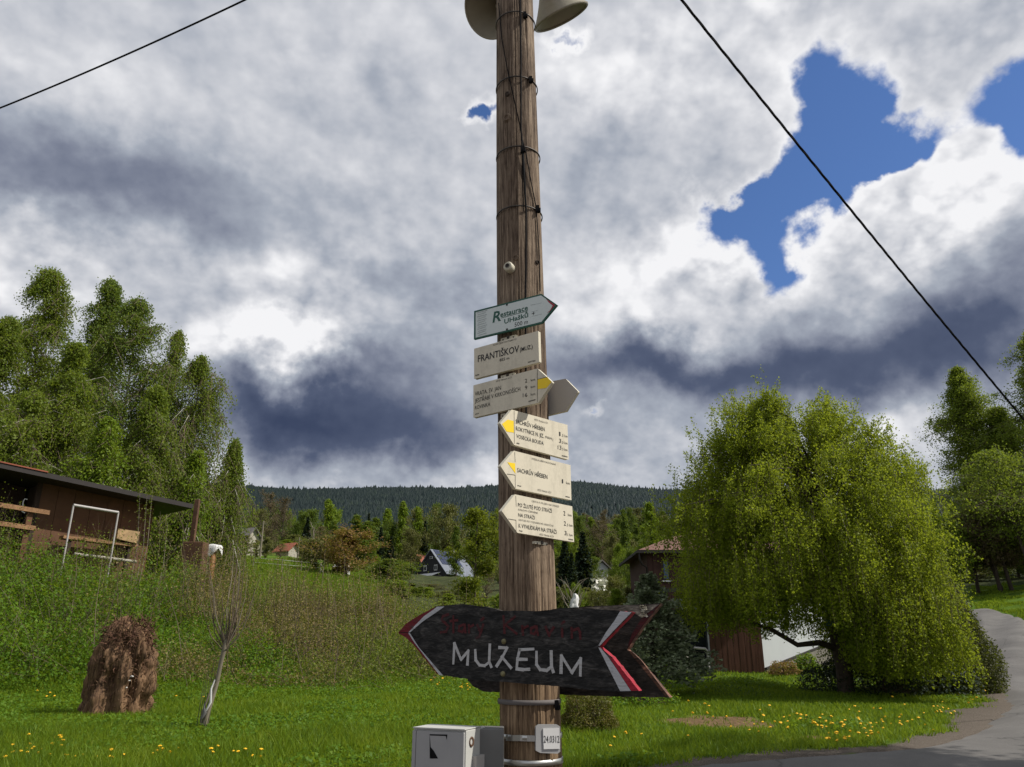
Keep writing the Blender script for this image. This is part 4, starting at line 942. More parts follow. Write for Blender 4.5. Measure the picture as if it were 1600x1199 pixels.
# pollarded willow sapling
def sapling():
    rng = np.random.default_rng(31); p = onground(316, 1143); mb = MB()
    K = at(354, 1000, p.y) - p
    mb.tube([(0, 0, -.1), (K.x * .3, 0, K.z * .25), (K.x * .55, .05, K.z * .5), (K.x * .78, 0, K.z * .75), tuple(K)], [.045, .036, .034, .034, .042], 9)
    mb.tube([(-.03, 0, 0), (-.02, -.02, K.z * .22), (.06, 0, K.z * .45), (.16, .02, K.z * .55)], [.02, .016, .013, .006], 6)
    r = empty('willow_sapling', p, 0, 'young pollarded willow with a leaning trunk and a fan of bare shoots', 'sapling')
    mb.build('trunk', M['twig_pale'], r)
    for i in range(30):
        a = rng.random() * 6.28; s = rng.random(); L = .6 + 1.5 * rng.random() ** 1.2; sp_ = (.08 + .85 * s * rng.random() ** .5)
        q = Vector(K) + Vector((0, 0, -.22 * rng.random())); m2 = MB()
        e = q + Vector((math.cos(a) * sp_ * L * .55, math.sin(a) * sp_ * L * .4, L * (1 - .35 * s)))
        mid = q + (e - q) * .4 + Vector((math.cos(a) * .10, 0, -.06))
        m2.tube([q, mid, mid.lerp(e, .5) + Vector((.03 * math.sin(i * 2.1), .02, 0)), e], [.010, .008, .006, .002], 5, caps=False); m2.build('shoot', M['twig' if i % 4 else 'twig_pale'], r)
    for i in range(7):
        m2 = MB(); x = -.10 + .03 * i; m2.tube([(x, .05 * math.sin(i), 0), (x + .02, 0, .5), (x + .03 + .02 * math.sin(i * 3), .02, .9 + .35 * math.sin(i * 2.2) ** 2)], [.007, .006, .002], 5, caps=False); m2.build('basal_shoot', M['twig_olive'], r)
    w = MB(); w.tube([(.04, -.05, .30), (.10, -.06, .42), (.08, -.05, .62), (.12, -.05, .75)], [.012, .018, .014, .008], 6); w.build('white_tie', M['white_paint'], r)
    w = MB(); w.tube([(-.02, -.05, .18), (0.03, -.06, .27), (.0, -.05, .40)], [.02, .028, .012], 6); w.build('grey_tie', M['cabinet_dark'], r)
sapling()

# upturned root stump
def stump():
    rng = np.random.default_rng(33); p = onground(174, 1116); sc_ = p.y * 1.07 / 1200; H = 126 * sc_; Rb = 42 * sc_
    na, nz = 120, 90; V = []
    aa = np.arange(na) * 2 * np.pi / na
    from mathutils import noise as mn
    for j in range(nz):
        t = j / (nz - 1); top = max(0, (t - .66) / .34) ** 1.4
        for a in aa:
            fl = mn.noise(Vector((math.cos(a) * 2.2, math.sin(a) * 2.2, t * 1.2))) * .22 + abs(mn.noise(Vector((a * 4.5 if a < 3.14 else (6.283 - a) * 4.5 + 9, t * 1.3, 3)))) * .30 + mn.noise(Vector((math.cos(a) * 9, math.sin(a) * 9, t * 9))) * .10 * (1 + t)
            fl += mn.noise(Vector((math.cos(a) * 3.2 + 5, math.sin(a) * 3.2, t * 3.8))) * .30; flare = .16 * (1 - t) ** 3 + .02 * math.sin(t * 7)
            lump = .14 * math.exp(-((t - .55) / .16) ** 2) * max(0, math.sin(a * 2 + 5.2))
            r = Rb * (.80 - .10 * t + flare + fl * 1.05 + lump) * math.sqrt(max(0, 1 - (top * .985) ** 2))
            # hollow near the top, facing the lane
            da = (a - 4.95 + math.pi) % (2 * math.pi) - math.pi
            r *= 1 - .55 * math.exp(-(da / .30) ** 2 - ((t - .80) / .10) ** 2) - .25 * math.exp(-((da + .6) / .18) ** 2 - ((t - .55) / .14) ** 2)
            V.append((r * math.cos(a) + .20 * t * Rb * 1.0, r * math.sin(a) * .8, H * (t * (.94 + .07 * math.sin(a * 3 + 1) + .10 * mn.noise(Vector((math.cos(a) * 2.5, math.sin(a) * 2.5, 9))))) - .08))
    Fc = [(j * na + k, j * na + (k + 1) % na, (j + 1) * na + (k + 1) % na, (j + 1) * na + k) for j in range(nz - 1) for k in range(na)]
    r = empty('root_stump', p, 0, 'big gnarled brown upturned tree stump on the lawn', 'stump')
    link('stump_body', arr_mesh('stump_body', V, np.array(Fc), [M['stump']], smooth=True), r)
    n = 1300; a = rng.random(n) * 6.28; z = H * (.02 + .95 * rng.random(n) ** .5); rad = Rb * (.84 + .14 * rng.random(n)) * np.sqrt(np.maximum(.08, 1 - (np.maximum(0, (z / H - .66) / .34) ** 1.4 * .985) ** 2))
    A = np.stack([rad * np.cos(a) * .9 + .2 * Rb * z / H, rad * np.sin(a) * .72, z], -1); B = A + rand_dirs(rng, n) * (.06 + .12 * rng.random(n))[:, None] * [1, 1, 1.0]
    v, f = ribbons(A, B, .009, rng, rng.normal(size=(n, 3)) * .03); o = link('root_fibres', arr_mesh('root_fibres', v, f, [M['root']]), r); o['kind'] = 'stuff'
    me = bpy.data.objects['stump_body'].data; co = np.empty(len(me.vertices) * 3, np.float32); me.vertices.foreach_get('co', co); co = co.reshape(-1, 3); nr = np.empty(len(me.vertices) * 3, np.float32); me.vertices.foreach_get('normal', nr); nr = nr.reshape(-1, 3)
    ii = rng.integers(0, len(co), 1800); A = co[ii]; B = A + nr[ii] * (.02 + .03 * rng.random((1800, 1))) + rng.normal(size=(1800, 3)) * [.02, .02, .05] + np.array([.03, 0, .0]); v, f = ribbons(A, B, .007, rng, nr[ii] * .02)
    o = link('bark_splinters', arr_mesh('bark_splinters', v, f, [M['stump']]), r); o['kind'] = 'stuff'
    for i, (dx, dz) in enumerate(((.45, .34), (.40, .27), (.5, .38))):
        mb = MB(); mb.lathe([(0, .02), (.035, .012), (.045, 0), (.03, -.012)], 10, M4=Matrix.Translation((dx * Rb / .7, -.56 * Rb, dz * H / 1.0))); mb.build('bracket_fungus', M['white_paint'], r)
stump()
# ------------------------------------------------------------------ vertical plane tracing (real planes in the place)
class Plane:
    """vertical plane through P0; d = horizontal direction along it, n = towards the viewer side"""
    def __init__(s, x0, y0, dx, dy):
        s.p = Vector((x0, y0, 0)); s.d = Vector((dx, dy, 0)).normalized(); s.n = Vector((s.d.y, -s.d.x, 0))
    def hit(s, px, py):
        r = ray(px, py); o = Vector((0, 0, EYE)); t = (s.p - o).dot(s.n) / r.dot(s.n); q = o + r * t
        return ((q - s.p).dot(s.d), q.z)
    def w(s, u, z, off=0): return s.p + s.d * u + s.n * off + Vector((0, 0, z))
def slab(mb, pl, poly, o0, o1, mi=0, mi_side=None, tri=True):
    """extrude a (u,z) polygon between offsets o0 (back) and o1 (front)"""
    n = len(poly); a = [pl.w(u, z, o1) for u, z in poly]; b = [pl.w(u, z, o0) for u, z in poly]
    area = sum(poly[i][0] * poly[(i + 1) % n][1] - poly[(i + 1) % n][0] * poly[i][1] for i in range(n))
    if area < 0: a = a[::-1]; b = b[::-1]
    mb.add(a + b, [tuple(range(n)), tuple(range(2 * n - 1, n - 1, -1))], mi)
    mb.add(a + b, [(i, n + i, n + (i + 1) % n, (i + 1) % n) for i in range(n)], mi if mi_side is None else mi_side)
def local(o, loc):
    """move the origin of an object whose mesh is in world coordinates"""
    o.data.transform(Matrix.Translation(-Vector(loc))); o.location = loc; return o

# ------------------------------------------------------------------ wooden shed on the left
def shed():
    pl = Plane(-13.3, 28.5, 3.2, 3.5)     # right-hand corner of the wall at u = 0
    c0 = pl.w(0, 0); gz = hzf(c0.x, c0.y)
    r = empty('wooden_shed', (c0.x, c0.y, gz), 0, 'brown board shed with a dark sloping roof behind the bank', 'shed')
    def part(name, mb, mat): o = mb.build(name, mat); o.parent = r; o.matrix_parent_inverse = Matrix.Translation(r.location).inverted(); return o
    H = lambda a, b: pl.hit(a, b)
    zt0 = H(0, 741)[1]; u0, ztr = H(228, 788); uL = H(0, 800)[0] - 5
    slope = (zt0 - ztr) / (H(0, 741)[0] - u0)
    zt = lambda u: ztr + slope * (u - u0)
    zb = gz - 1.2
    um = H(47, 850)[0]
    # boards of the solid wall, each its own panel
    n = 7; us = np.linspace(um, 0, n + 1)
    for i in range(n):
        mb = MB(); slab(mb, pl, [(us[i] + .006, zb), (us[i + 1] - .006, zb), (us[i + 1] - .006, zt(us[i + 1])), (us[i] + .006, zt(us[i]))], -.03, .004 * (i % 2)); part('wall_panel', mb, M['shed_wall'])
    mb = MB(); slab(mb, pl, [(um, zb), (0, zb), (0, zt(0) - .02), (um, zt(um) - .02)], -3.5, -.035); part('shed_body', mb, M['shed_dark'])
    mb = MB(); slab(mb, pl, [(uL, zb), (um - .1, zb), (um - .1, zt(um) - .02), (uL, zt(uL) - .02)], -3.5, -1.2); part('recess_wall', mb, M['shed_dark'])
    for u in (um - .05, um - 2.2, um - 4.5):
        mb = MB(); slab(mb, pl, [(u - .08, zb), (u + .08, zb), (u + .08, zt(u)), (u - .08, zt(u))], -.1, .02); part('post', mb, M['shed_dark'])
    mb = MB(); uR = H(283, 783)[0]; o1, o0 = 1.05, -4.0
    V = [pl.w(uL, zt(uL) + .04, o0), pl.w(uR, zt(uR) + .04, o0), pl.w(uR, zt(uR) - .02, o1), pl.w(uL, zt(uL) - .02, o1)]
    V2 = [v + Vector((0, 0, .16)) for v in V]
    mb.add(V + V2, [(0, 1, 2, 3), (7, 6, 5, 4), (0, 4, 5, 1), (1, 5, 6, 2), (2, 6, 7, 3), (3, 7, 4, 0)]); part('roof', mb, M['roof_dark'])
    mb = MB(); ur = H(60, 735)[0]; a = [pl.w(uL, zt(uL) + .145, 1.08), pl.w(ur, zt(ur) + .145, 1.08), pl.w(ur, zt(ur) + .145, -3.9), pl.w(uL, zt(uL) + .145, -3.9)]
    mb.add([*a, *[v + Vector((0, 0, .04)) for v in a]], [(4, 5, 6, 7), (0, 1, 5, 4), (1, 2, 6, 5), (3, 2, 1, 0), (2, 3, 7, 6), (3, 0, 4, 7)]); part('roof_sheet', mb, M['roof_red'])
    # railing in front of the open part
    r2 = empty('porch_railing', (c0.x, c0.y, gz), 0, 'pair of pale wooden rails in front of the open left part of the shed', 'railing')
    def part2(name, mb, mat, root): o = mb.build(name, mat); o.parent = root; o.matrix_parent_inverse = Matrix.Translation(root.location).inverted(); return o
    for (a0, b0, a1, b1) in ((-60, 780, 77, 801.5), (-60, 810, 55, 826)):
        p0 = Plane(pl.w(0, 0, 1.3).x, pl.w(0, 0, 1.3).y, 3.2, 3.5); A = p0.hit(a0, b0); B = p0.hit(a1, b1)
        mb = MB(); slab(mb, p0, [(A[0], A[1] - .07), (B[0], B[1] - .07), (B[0], B[1] + .07), (A[0], A[1] + .07)], -.05, .05); part2('rail', mb, M['rail_wood'], r2)
    for px in (43, -30):
        u = p0.hit(px, 830)[0]; mb = MB(); slab(mb, p0, [(u - .08, gz - 1.2), (u + .08, gz - 1.2), (u + .08, p0.hit(px, 800)[1]), (u - .08, p0.hit(px, 800)[1])], -.16, -.055); part2('railing_post', mb, M['shed_wall'], r2)
    # white S-shaped hook on the dark recess
    hk = MB(); P2 = pl; q = [(42, 781), (38, 780), (35.5, 784), (35, 789), (33.5, 795), (34, 800), (38, 802)]
    hk.tube([pl.w(*pl.hit(a, b), .05) for a, b in q], .022, 6); part('hook', hk, M['white_paint'])
    # bench board with a squared timber lying on it
    b = empty('bench', (c0.x, c0.y, gz), 0, 'long low bench board along the foot of the shed wall', 'bench')
    p1 = Plane(pl.w(0, 0, .5).x, pl.w(0, 0, .5).y, 3.2, 3.5); A = p1.hit(98, 836); B = p1.hit(214, 850)
    mb = MB(); slab(mb, p1, [(A[0], A[1] - .12), (B[0], B[1] - .12), (B[0], B[1] - .02), (A[0], A[1] - .02)], -.3, .12); part2('seat', mb, M['rail_wood'], b)
    for f in (.1, .9):
        u = A[0] * (1 - f) + B[0] * f; z = A[1] * (1 - f) + B[1] * f - .125; mb = MB(); slab(mb, p1, [(u - .05, gz - 1.0), (u + .05, gz - 1.0), (u + .05, z), (u - .05, z)], -.2, .05); part2('leg', mb, M['shed_dark'], b)
    A = p1.hit(180, 836); B = p1.hit(213, 842); lg = MB(); slab(lg, p1, [(A[0], A[1] - .15), (B[0], B[1] - .19), (B[0], B[1] + .23), (A[0], A[1] + .20)], -.3, .2)
    o = lg.build('timber_block', M['timber']); bevel(local(o, p1.w(A[0], A[1])), .02); tag(o, 'squared pale timber block lying on the right end of the bench', 'timber')
    # metal frame
    p3 = Plane(pl.w(0, 0, 2.0).x, pl.w(0, 0, 2.0).y, 3.2, 3.5)
    q = [(101, 846), (115, 789.5), (185, 801), (171, 878)]; pts = [p3.w(*p3.hit(a, b_)) for a, b_ in q]; pts[0].z = min(pts[0].z, hzf(pts[0].x, pts[0].y)); pts[3].z = min(pts[3].z, hzf(pts[3].x, pts[3].y))
    pts[0].xy = pts[1].xy; pts[3].xy = pts[2].xy
    f = empty('metal_frame', (pts[1].x, pts[1].y, pts[3].z), 0, 'grey steel goal-shaped frame standing in front of the shed', 'frame')
    for nm, i, j, rr_ in (('upright', 0, 1, .03), ('crossbar', 1, 2, .045), ('upright', 2, 3, .03)):
        mb = MB(); mb.tube([pts[i], pts[j]], rr_, 8); part2(nm, mb, M['back_grey'], f)
    mb = MB(); a, b_ = p1.w(*p1.hit(100, 869), .9), p1.w(*p1.hit(196, 881), .9); mb.tube([a, b_], .05, 8); o = mb.build('concrete_edge', M['plaster']); local(o, a); tag(o, 'pale pipe lying in the plants below the shed', 'pipe')
shed()

def boxroot(name, label, cat, px, py, Y, group=None):
    p = at(px, py, Y); return empty(name, (p.x, p.y, hzf(p.x, p.y)), 0, label, cat, group)
def kid(mb, name, mat, r):
    o = mb.build(name, mat); o.parent = r; o.matrix_parent_inverse = Matrix.Translation(r.location).inverted(); return o
# rusty tank, post, covered barrel
def rusty():
    Y = 29; a = at(291, 848, Y); b = at(320, 871, Y); g0 = hzf(a.x, Y)
    mb = MB(); mb.box(((a.x + b.x) / 2, Y, (a.z + g0) / 2 - .2), (b.x - a.x, .6, a.z - g0 + .4)); o = mb.build('rusty_tank', M['rust']); bevel(local(o, ((a.x + b.x) / 2, Y, g0)), .03); tag(o, 'rust-brown sheet metal tank half hidden in the brambles', 'tank')
    a = at(309, 781, 30); mb = MB(); mb.box((a.x, 30, (a.z + hzf(a.x, 30)) / 2), (.17, .17, a.z - hzf(a.x, 30))); o = mb.build('rusty_post', M['rust']); bevel(local(o, (a.x, 30, hzf(a.x, 30))), .01); tag(o, 'tall rusty square post behind the brown tank', 'post')
    c = at(332, 872, 31); g0 = hzf(c.x, 31); zt = at(332, 851, 31).z; r = empty('covered_barrel', (c.x, 31, g0), 0, 'orange barrel under a crumpled white sheet beside the rusty tank', 'barrel')
    mb = MB(); mb.lathe([(.10, g0 - c.z - .2), (.12, 0), (.12, zt - g0 - .15), (.02, zt - g0 - .1)], 16, M4=Matrix.Translation((c.x, 31, g0))); kid(mb, 'barrel_body', M['orange_box'], r)
    from mathutils import noise as mn
    V = []; n = 28
    for j in range(9):
        t = j / 8
        for k in range(n):
            a = k * 6.283 / n; rad = (.02 + .30 * min(1, t * 1.6)) * (1 + .12 * math.sin(a * 5) * t); V.append((c.x + rad * math.cos(a), 31 + rad * math.sin(a), zt - .02 - max(0, t - .55) * .7 * (1 + .5 * math.sin(a * 3)) + mn.noise(Vector((a, t * 3, 1))) * .03))
    mb = MB(); mb.add(V, [(j * n + k, (j + 1) * n + k, (j + 1) * n + (k + 1) % n, j * n + (k + 1) % n) for j in range(8) for k in range(n)], 0, True); kid(mb, 'white_sheet', M['white_paint'], r)
rusty()

# climbing shoots in front of the shed corner
def shoots():
    rng = np.random.default_rng(41)
    for i, (x0, y0, x1, y1, lb) in enumerate(((208, 882, 219, 762, 'leftmost tall leafy shoot in front of the shed corner'), (214, 890, 230, 768, 'middle tall bare shoot in front of the shed corner'), (218, 890, 239, 760, 'rightmost tall leafy shoot leaning over the shed corner'), (246, 888, 262, 815, 'short leafy shoot right of the shed corner'))):
        Y = 24.5; A = at(x0, y0, Y); B = at(x1, y1, Y); A.z = hzf(A.x, Y); r = empty('leafy_shoot', A, 0, lb, 'plant'); mid = (A + B) / 2 + Vector((.12, 0, 0))
        mb = MB(); mb.tube([Vector((0, 0, -.05)), mid - A, B - A], [.014, .010, .004], 5, caps=False); mb.build('stem', M['twig_pale'], r)
        n = 90; s = .35 + .65 * rng.random(n); C = np.array([list((mid - A) * 2 * t * (1 - t) * 1.0 + (B - A) * t * t) for t in s]) + rng.normal(size=(n, 3)) * .035
        V, Fc = leaf_cloud(rng, C, .07); link('leaves', arr_mesh('leaves', V, Fc, [M['thicket']]), r)
shoots()

# ------------------------------------------------------------------ brown house and plank garage on the right
def house_right():
    Y = 40.; eL = at(982, 861, Y); eR = at(1140, 861, Y); wl = at(1013, 868, Y); g0 = hzf(wl.x + 3, Y); ze = eL.z
    r = empty('brown_house', (wl.x, Y, g0), 0, 'dark brown boarded house with a hipped roof behind the weeping birch', 'house')
    x0 = wl.x; x1 = x0 + 8.5; dp = 6.0; yf = Y + .45
    n = 30; xs = np.linspace(x0, x1, n + 1); wx0, wz1 = at(1035, 877, yf).x, at(1035, 877, yf).z; wx1, wz0 = at(1046, 906, yf).x, at(1046, 906, yf).z
    mb = MB(); mb.box(((x0 + x1) / 2, yf + dp / 2 + .03, (g0 - 1 + ze) / 2), (x1 - x0, dp, ze - g0 + 1)); kid(mb, 'wall', M['house_brown'], r)
    for i in range(n):
        if xs[i + 1] > wx0 and xs[i] < wx1: segs = [(g0 - .5, wz0 - .08), (wz1 + .08, ze)]
        else: segs = [(g0 - .5, ze)]
        for a, b in segs:
            mb = MB(); mb.box(((xs[i] + xs[i + 1]) / 2, yf + .012, (a + b) / 2), (xs[i + 1] - xs[i] - .03, .024 + .01 * (i % 2), b - a)); kid(mb, 'wall_board', M['house_brown'], r)
    # hipped roof
    ov = .5; h = 1.5; zc = ze + .05; a = [(x0 - ov, yf - ov, zc), (x1 + ov, yf - ov, zc), (x1 + ov, yf + dp + ov, zc), (x0 - ov, yf + dp + ov, zc), (x0 + dp / 2, yf + dp / 2, zc + h), (x1 - dp / 2, yf + dp / 2, zc + h)]
    mb = MB(); mb.add(a, [(0, 1, 5, 4), (1, 2, 5), (2, 3, 4, 5), (3, 0, 4), (3, 2, 1, 0)]); kid(mb, 'roof', M['roof_brown'], r)
    mb = MB()
    for c, s in ((((x0 + x1) / 2, yf - ov - .05, zc - .10), (x1 - x0 + 2 * ov + .2, .10, .14)), ((x0 - ov - .05, yf + dp / 2, zc - .10), (.10, dp + 2 * ov, .14))): mb.box(c, s)
    kid(mb, 'gutter', M['roof_dark'], r)
    mb = MB(); gx = x0 - ov - .02; mb.tube([(gx + .05, yf - ov, zc - .15), (gx + .05, yf - ov, zc - .45), (gx + .18, yf - ov + .1, zc - .72), (x0 - .05, yf - .08, zc - .85), (x0 - .05, yf - .08, g0)], .05, 8); kid(mb, 'downpipe', M['roof_dark'], r)
    w = MB(); w.box(((wx0 + wx1) / 2, yf + .01, (wz0 + wz1) / 2), (wx1 - wx0 + .1, .06, wz1 - wz0 + .1)); win = kid(w, 'window', M['shed_dark'], r)
    for nm, c, s, m_ in (('pane', ((wx0 + wx1) / 2, yf - .03, (wz0 + wz1) / 2), (wx1 - wx0 - .06, .02, wz1 - wz0 - .08), M['glass_blue']), ('sill', ((wx0 + wx1) / 2, yf - .08, wz0 - .08), (wx1 - wx0 + .22, .16, .06), M['white_paint'])):
        mb = MB(); mb.box(c, s); o = mb.build(nm, m_); o.parent = win; o.matrix_parent_inverse = Matrix.Translation(r.location).inverted() @ Matrix.Identity(4) if False else win.matrix_world.inverted()
        o.matrix_parent_inverse = Matrix.Identity(4)
    # garage with plank front and white side wall
    Y = onground(1150, 1053).y + .2; a = at(1112, 1052, Y); b = at(1195.5, 1052, Y); g1 = hzf(a.x, Y); top = g1 + 2.7
    r2 = empty('plank_garage', (a.x, Y, g1), 0, 'red-brown plank outbuilding with a white side wall under the birch branches', 'outbuilding')
    n = 9; xs = np.linspace(a.x, b.x, n + 1)
    for i in range(n):
        mb = MB(); mb.box(((xs[i] + xs[i + 1]) / 2, Y - .02 - .006 * (i % 2), (g1 + top) / 2), (xs[i + 1] - xs[i] - .012, .03, top - g1)); kid(mb, 'plank', M['plank_red'], r2)
    e = Vector((b.x + 4.4, Y + 4.4, 0)); d1 = Vector((1, 1, 0)).normalized(); nn = Vector((d1.y, -d1.x, 0))
    A = [Vector((b.x, Y, g1 - .3)), Vector((e.x, e.y, g1 - .3)), Vector((e.x - 4, e.y + 1, g1 - .3)), Vector((a.x, Y + 4.5, g1 - .3)), Vector((a.x, Y, g1 - .3))]
    A2 = [v + Vector((0, 0, top - g1 + .3)) for v in A]; mb = MB(); mb.add(A + A2, [(i, (i + 1) % 5, 5 + (i + 1) % 5, 5 + i) for i in range(5)] + [(9, 8, 7, 6, 5)[::-1]]); kid(mb, 'white_wall', M['plaster_white'], r2)
    pl = Plane(b.x, Y, 1, 1); mb = MB(); s0 = .12; zz = lambda u: g1 + .08 + u * .16
    slab(mb, pl, [(0.02, g1 - .3), (6.2, g1 - .3), (6.2, zz(6.2)), (0.02, zz(0))], .004, .06); kid(mb, 'plinth', M['stone'], r2)
    mb = MB(); slab(mb, pl, [(0.02, zz(0) + .003), (6.2, zz(6.2) + .003), (6.2, zz(6.2) + .07), (0.02, zz(0) + .07)], .004, .08); kid(mb, 'dark_flashing', M['roof_dark'], r2)
    mb = MB(); R_ = [Vector((a.x - .4, Y - .4, top + .02)), Vector((b.x + .15, Y - .4, top + .02)), Vector((e.x + .3, e.y - .3, top + .5)), Vector((e.x - 4, e.y + 1.3, top + .5)), Vector((a.x - .4, Y + 4.8, top + .3))]; R2 = [v + Vector((0, 0, .15)) for v in R_]
    mb.add(R_ + R2, [(5, 6, 7, 8, 9), (4, 3, 2, 1, 0)] + [(i, (i + 1) % 5, 5 + (i + 1) % 5, 5 + i) for i in range(5)]); kid(mb, 'roof', M['roof_dark'], r2)
    # doorway left of the planks
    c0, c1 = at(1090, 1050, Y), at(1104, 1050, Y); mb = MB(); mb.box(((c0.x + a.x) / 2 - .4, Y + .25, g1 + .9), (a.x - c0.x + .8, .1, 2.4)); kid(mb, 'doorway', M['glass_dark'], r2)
    zt = at(1104, 1014, Y).z; mb = MB(); mb.tube([(a.x - .08, Y, g1), (a.x - .08, Y, zt - .08), (a.x - .16, Y, zt), (a.x - .55, Y, zt + .03)], .045, 8); kid(mb, 'door_frame', M['back_grey'], r2)
    mb = MB(); q = at(1063, 1041, Y); mb.box((q.x, Y - .5, g1 + .25), (.45, .4, .55)); o = mb.build('stone_block', M['plaster']); bevel(local(o, (q.x, Y - .5, g1)), .04); tag(o, 'pale stone block at the foot of the spruce', 'block')
    # white prop and blue box under the birch
    pA = onground(1298, 1068); zt = at(1285, 1043, pA.y); mb = MB(); mb.tube([pA - Vector((0, 0, .05)), Vector((zt.x, pA.y, zt.z))], .035, 8); o = mb.build('white_prop', M['white_paint']); local(o, pA); tag(o, 'short white pole leaning by the birch trunk', 'pole')
    q = at(1297, 974, hero.location.y - .9); mb = MB(); mb.box(q, (.16, .12, .11)); mb.box((q.x, q.y, q.z + .065), (.19, .15, .02)); o = mb.build('blue_box', M['blue_box']); local(o, q); tag(o, 'small blue box hanging in the weeping birch', 'box')
house_right()

# ------------------------------------------------------------------ far houses
def gable_house(name, label, px, py, Y, rot, w, eave, apex, depth, wall, roof, wins=(), extra=None, base_z=None):
    p = at(px, py, Y) if Y else onground(px, py, 120, 1400); g0 = p.z
    r = empty(name, (p.x, p.y, g0), rot, label, 'house')
    def part(n_, mb, m_): return mb.build(n_, m_, r)
    hw = w / 2; mb = MB(); P = [(-hw, -3), (hw, -3), (hw, eave), (0, apex), (-hw, eave)]
    mb.add([(x, 0, z) for x, z in P] + [(x, depth, z) for x, z in P], [(0, 1, 2, 3, 4), (9, 8, 7, 6, 5), (0, 5, 6, 1), (1, 6, 7, 2), (4, 9, 5, 0)]); part('wall', mb, wall)
    o = .45; sl_ = (apex - eave) / hw; mb = MB()
    for s in (-1, 1):
        a = [(0, -o, apex + .06), (s * (hw + o), -o, eave - o * sl_ + .06), (s * (hw + o), depth + o, eave - o * sl_ + .06), (0, depth + o, apex + .06)]
        b = [(x, y, z + .16) for x, y, z in a]; mb.add(a + b, [(4, 5, 6, 7), (3, 2, 1, 0), (0, 1, 5, 4), (1, 2, 6, 5), (2, 3, 7, 6), (3, 0, 4, 7)])
    part('roof', mb, roof)
    for (x, z, ww, wh) in wins:
        mb = MB(); mb.box((x, -.05, z), (ww, .12, wh)); f = part('window', mb, M['white_paint'])
        for sx in (-1, 1):
            m2 = MB(); m2.box((x + sx * ww * .22, -.13, z), (ww * .33, .04, wh * .74)); m2.build('pane', M['glass_dark'], f)
    return r, sl_
r, sl_ = gable_house('black_house', 'black timber house with a solar roof and white sun sail on the far slope', 672.5, 908, 180, R(-35), 9.2, 1.7, 6.9, 10.5, M['black_wood'], M['slate'],
                     wins=((-1.7, 2.9, .95, 1.25), (1.5, 2.9, .95, 1.25), (.1, 5.2, .9, .55)))
n = Vector((sl_, 0, 1)).normalized(); dn = Vector((1, 0, -sl_)).normalized()
for i in range(7):
    for j in range(3):
        c = Vector((0, .9 + i * 1.06, 6.9 + .24)) + dn * (.9 + j * 1.55); a = Vector((0, .49, 0)); b = dn * .73
        mb = MB(); t = n * .05; q = [c - a - b, c + a - b, c + a + b, c - a + b]; mb.add([v + n * .02 for v in q] + [v + t + n * .02 for v in q], [(4, 5, 6, 7), (0, 1, 5, 4), (1, 2, 6, 5), (2, 3, 7, 6), (3, 0, 4, 7), (3, 2, 1, 0)][0:6]); mb.build('solar_panel', M['solar'], r)
mb = MB(); mb.box((.3, 7.5, 7.3), (.6, .6, 1.2)); mb.build('chimney', M['white_paint'], r)
mb = MB(); mb.box((0, -.04, .2), (6.5, .06, 2.0)); mb.build('timber_frame', M['roof_grey'], r)
mb = MB(); mb.add([(-3.6, -.3, 1.55), (3.4, -.5, 1.75), (-.9, -2.4, .1)], [(0, 2, 1)]); mb.add([(-3.6, -.3, 1.58), (3.4, -.5, 1.78), (-.9, -2.4, .13)], [(0, 1, 2)]); mb.add([(-3.6, -.3, 1.55), (3.4, -.5, 1.75), (-.9, -2.4, .1), (-3.6, -.3, 1.58), (3.4, -.5, 1.78), (-.9, -2.4, .13)], [(0, 1, 4, 3), (1, 2, 5, 4), (2, 0, 3, 5)])
o = mb.build('sun_sail', M['white_paint'], None); o.parent = r
mb = MB(); a = [(4.9, 2.5, 1.5), (7.6, 2.5, .2), (7.6, 10.8, .2), (4.9, 10.8, 1.5)]; mb.add(a + [(x, y, z + .15) for x, y, z in a], [(4, 5, 6, 7), (0, 1, 5, 4), (1, 2, 6, 5), (2, 3, 7, 6), (3, 0, 4, 7)]); mb.build('lean_to_roof', M['slate'], r)
gable_house('red_barn', 'small red-roofed building peeking out left of the black house', 651, 905, 190, R(-35), 5, 2.6, 5.6, 5, M['black_wood'], M['roof_red'])
gable_house('farm_house', 'long farmhouse with a grey roof behind the orchard trees', 392, 874, 112, R(58), 4.6, 1.7, 4.3, 7, M['plaster'], M['roof_grey'])
fh = bpy.data.objects['farm_house']
for y in (1.4, 3.4, 5.4):
    mb = MB(); mb.box((2.33, y, .9), (.1, .8, .9)); f = mb.build('window', M['white_paint'], fh); mb = MB(); mb.box((2.4, y, .9), (.04, .6, .7)); mb.build('pane', M['glass_dark'], f)
mb = MB(); mb.box((.3, 5, 4.5), (.6, .6, 1.1)); mb.build('chimney', M['plaster'], fh)
gable_house('red_roof_cottage', 'small pale cottage with a red tiled roof right of the farmhouse', 458, 874, 115, R(58), 2.0, 1.3, 2.2, 2.6, M['plaster'], M['roof_red'])
gable_house('white_cottage', 'white cottage half hidden behind the spruces', 940, 902, 118, R(20), 2.2, 1.4, 2.3, 4, M['plaster_white'], M['roof_grey'], wins=((0, .9, .6, .6),))
gable_house('hillside_villa', 'tiny white house high on the wooded hillside', 955, 839, None, R(-10), 5.5, 2.6, 3.8, 7, M['plaster_white'], M['roof_grey'], wins=((-1.3, 1.3, .9, 1.1), (1.3, 1.3, .9, 1.1)))
gable_house('far_left_house', 'tiny pale house on the slope above the black house', 610, 803, None, R(10), 6.5, 2.4, 3.8, 7, M['plaster_white'], M['roof_grey'])
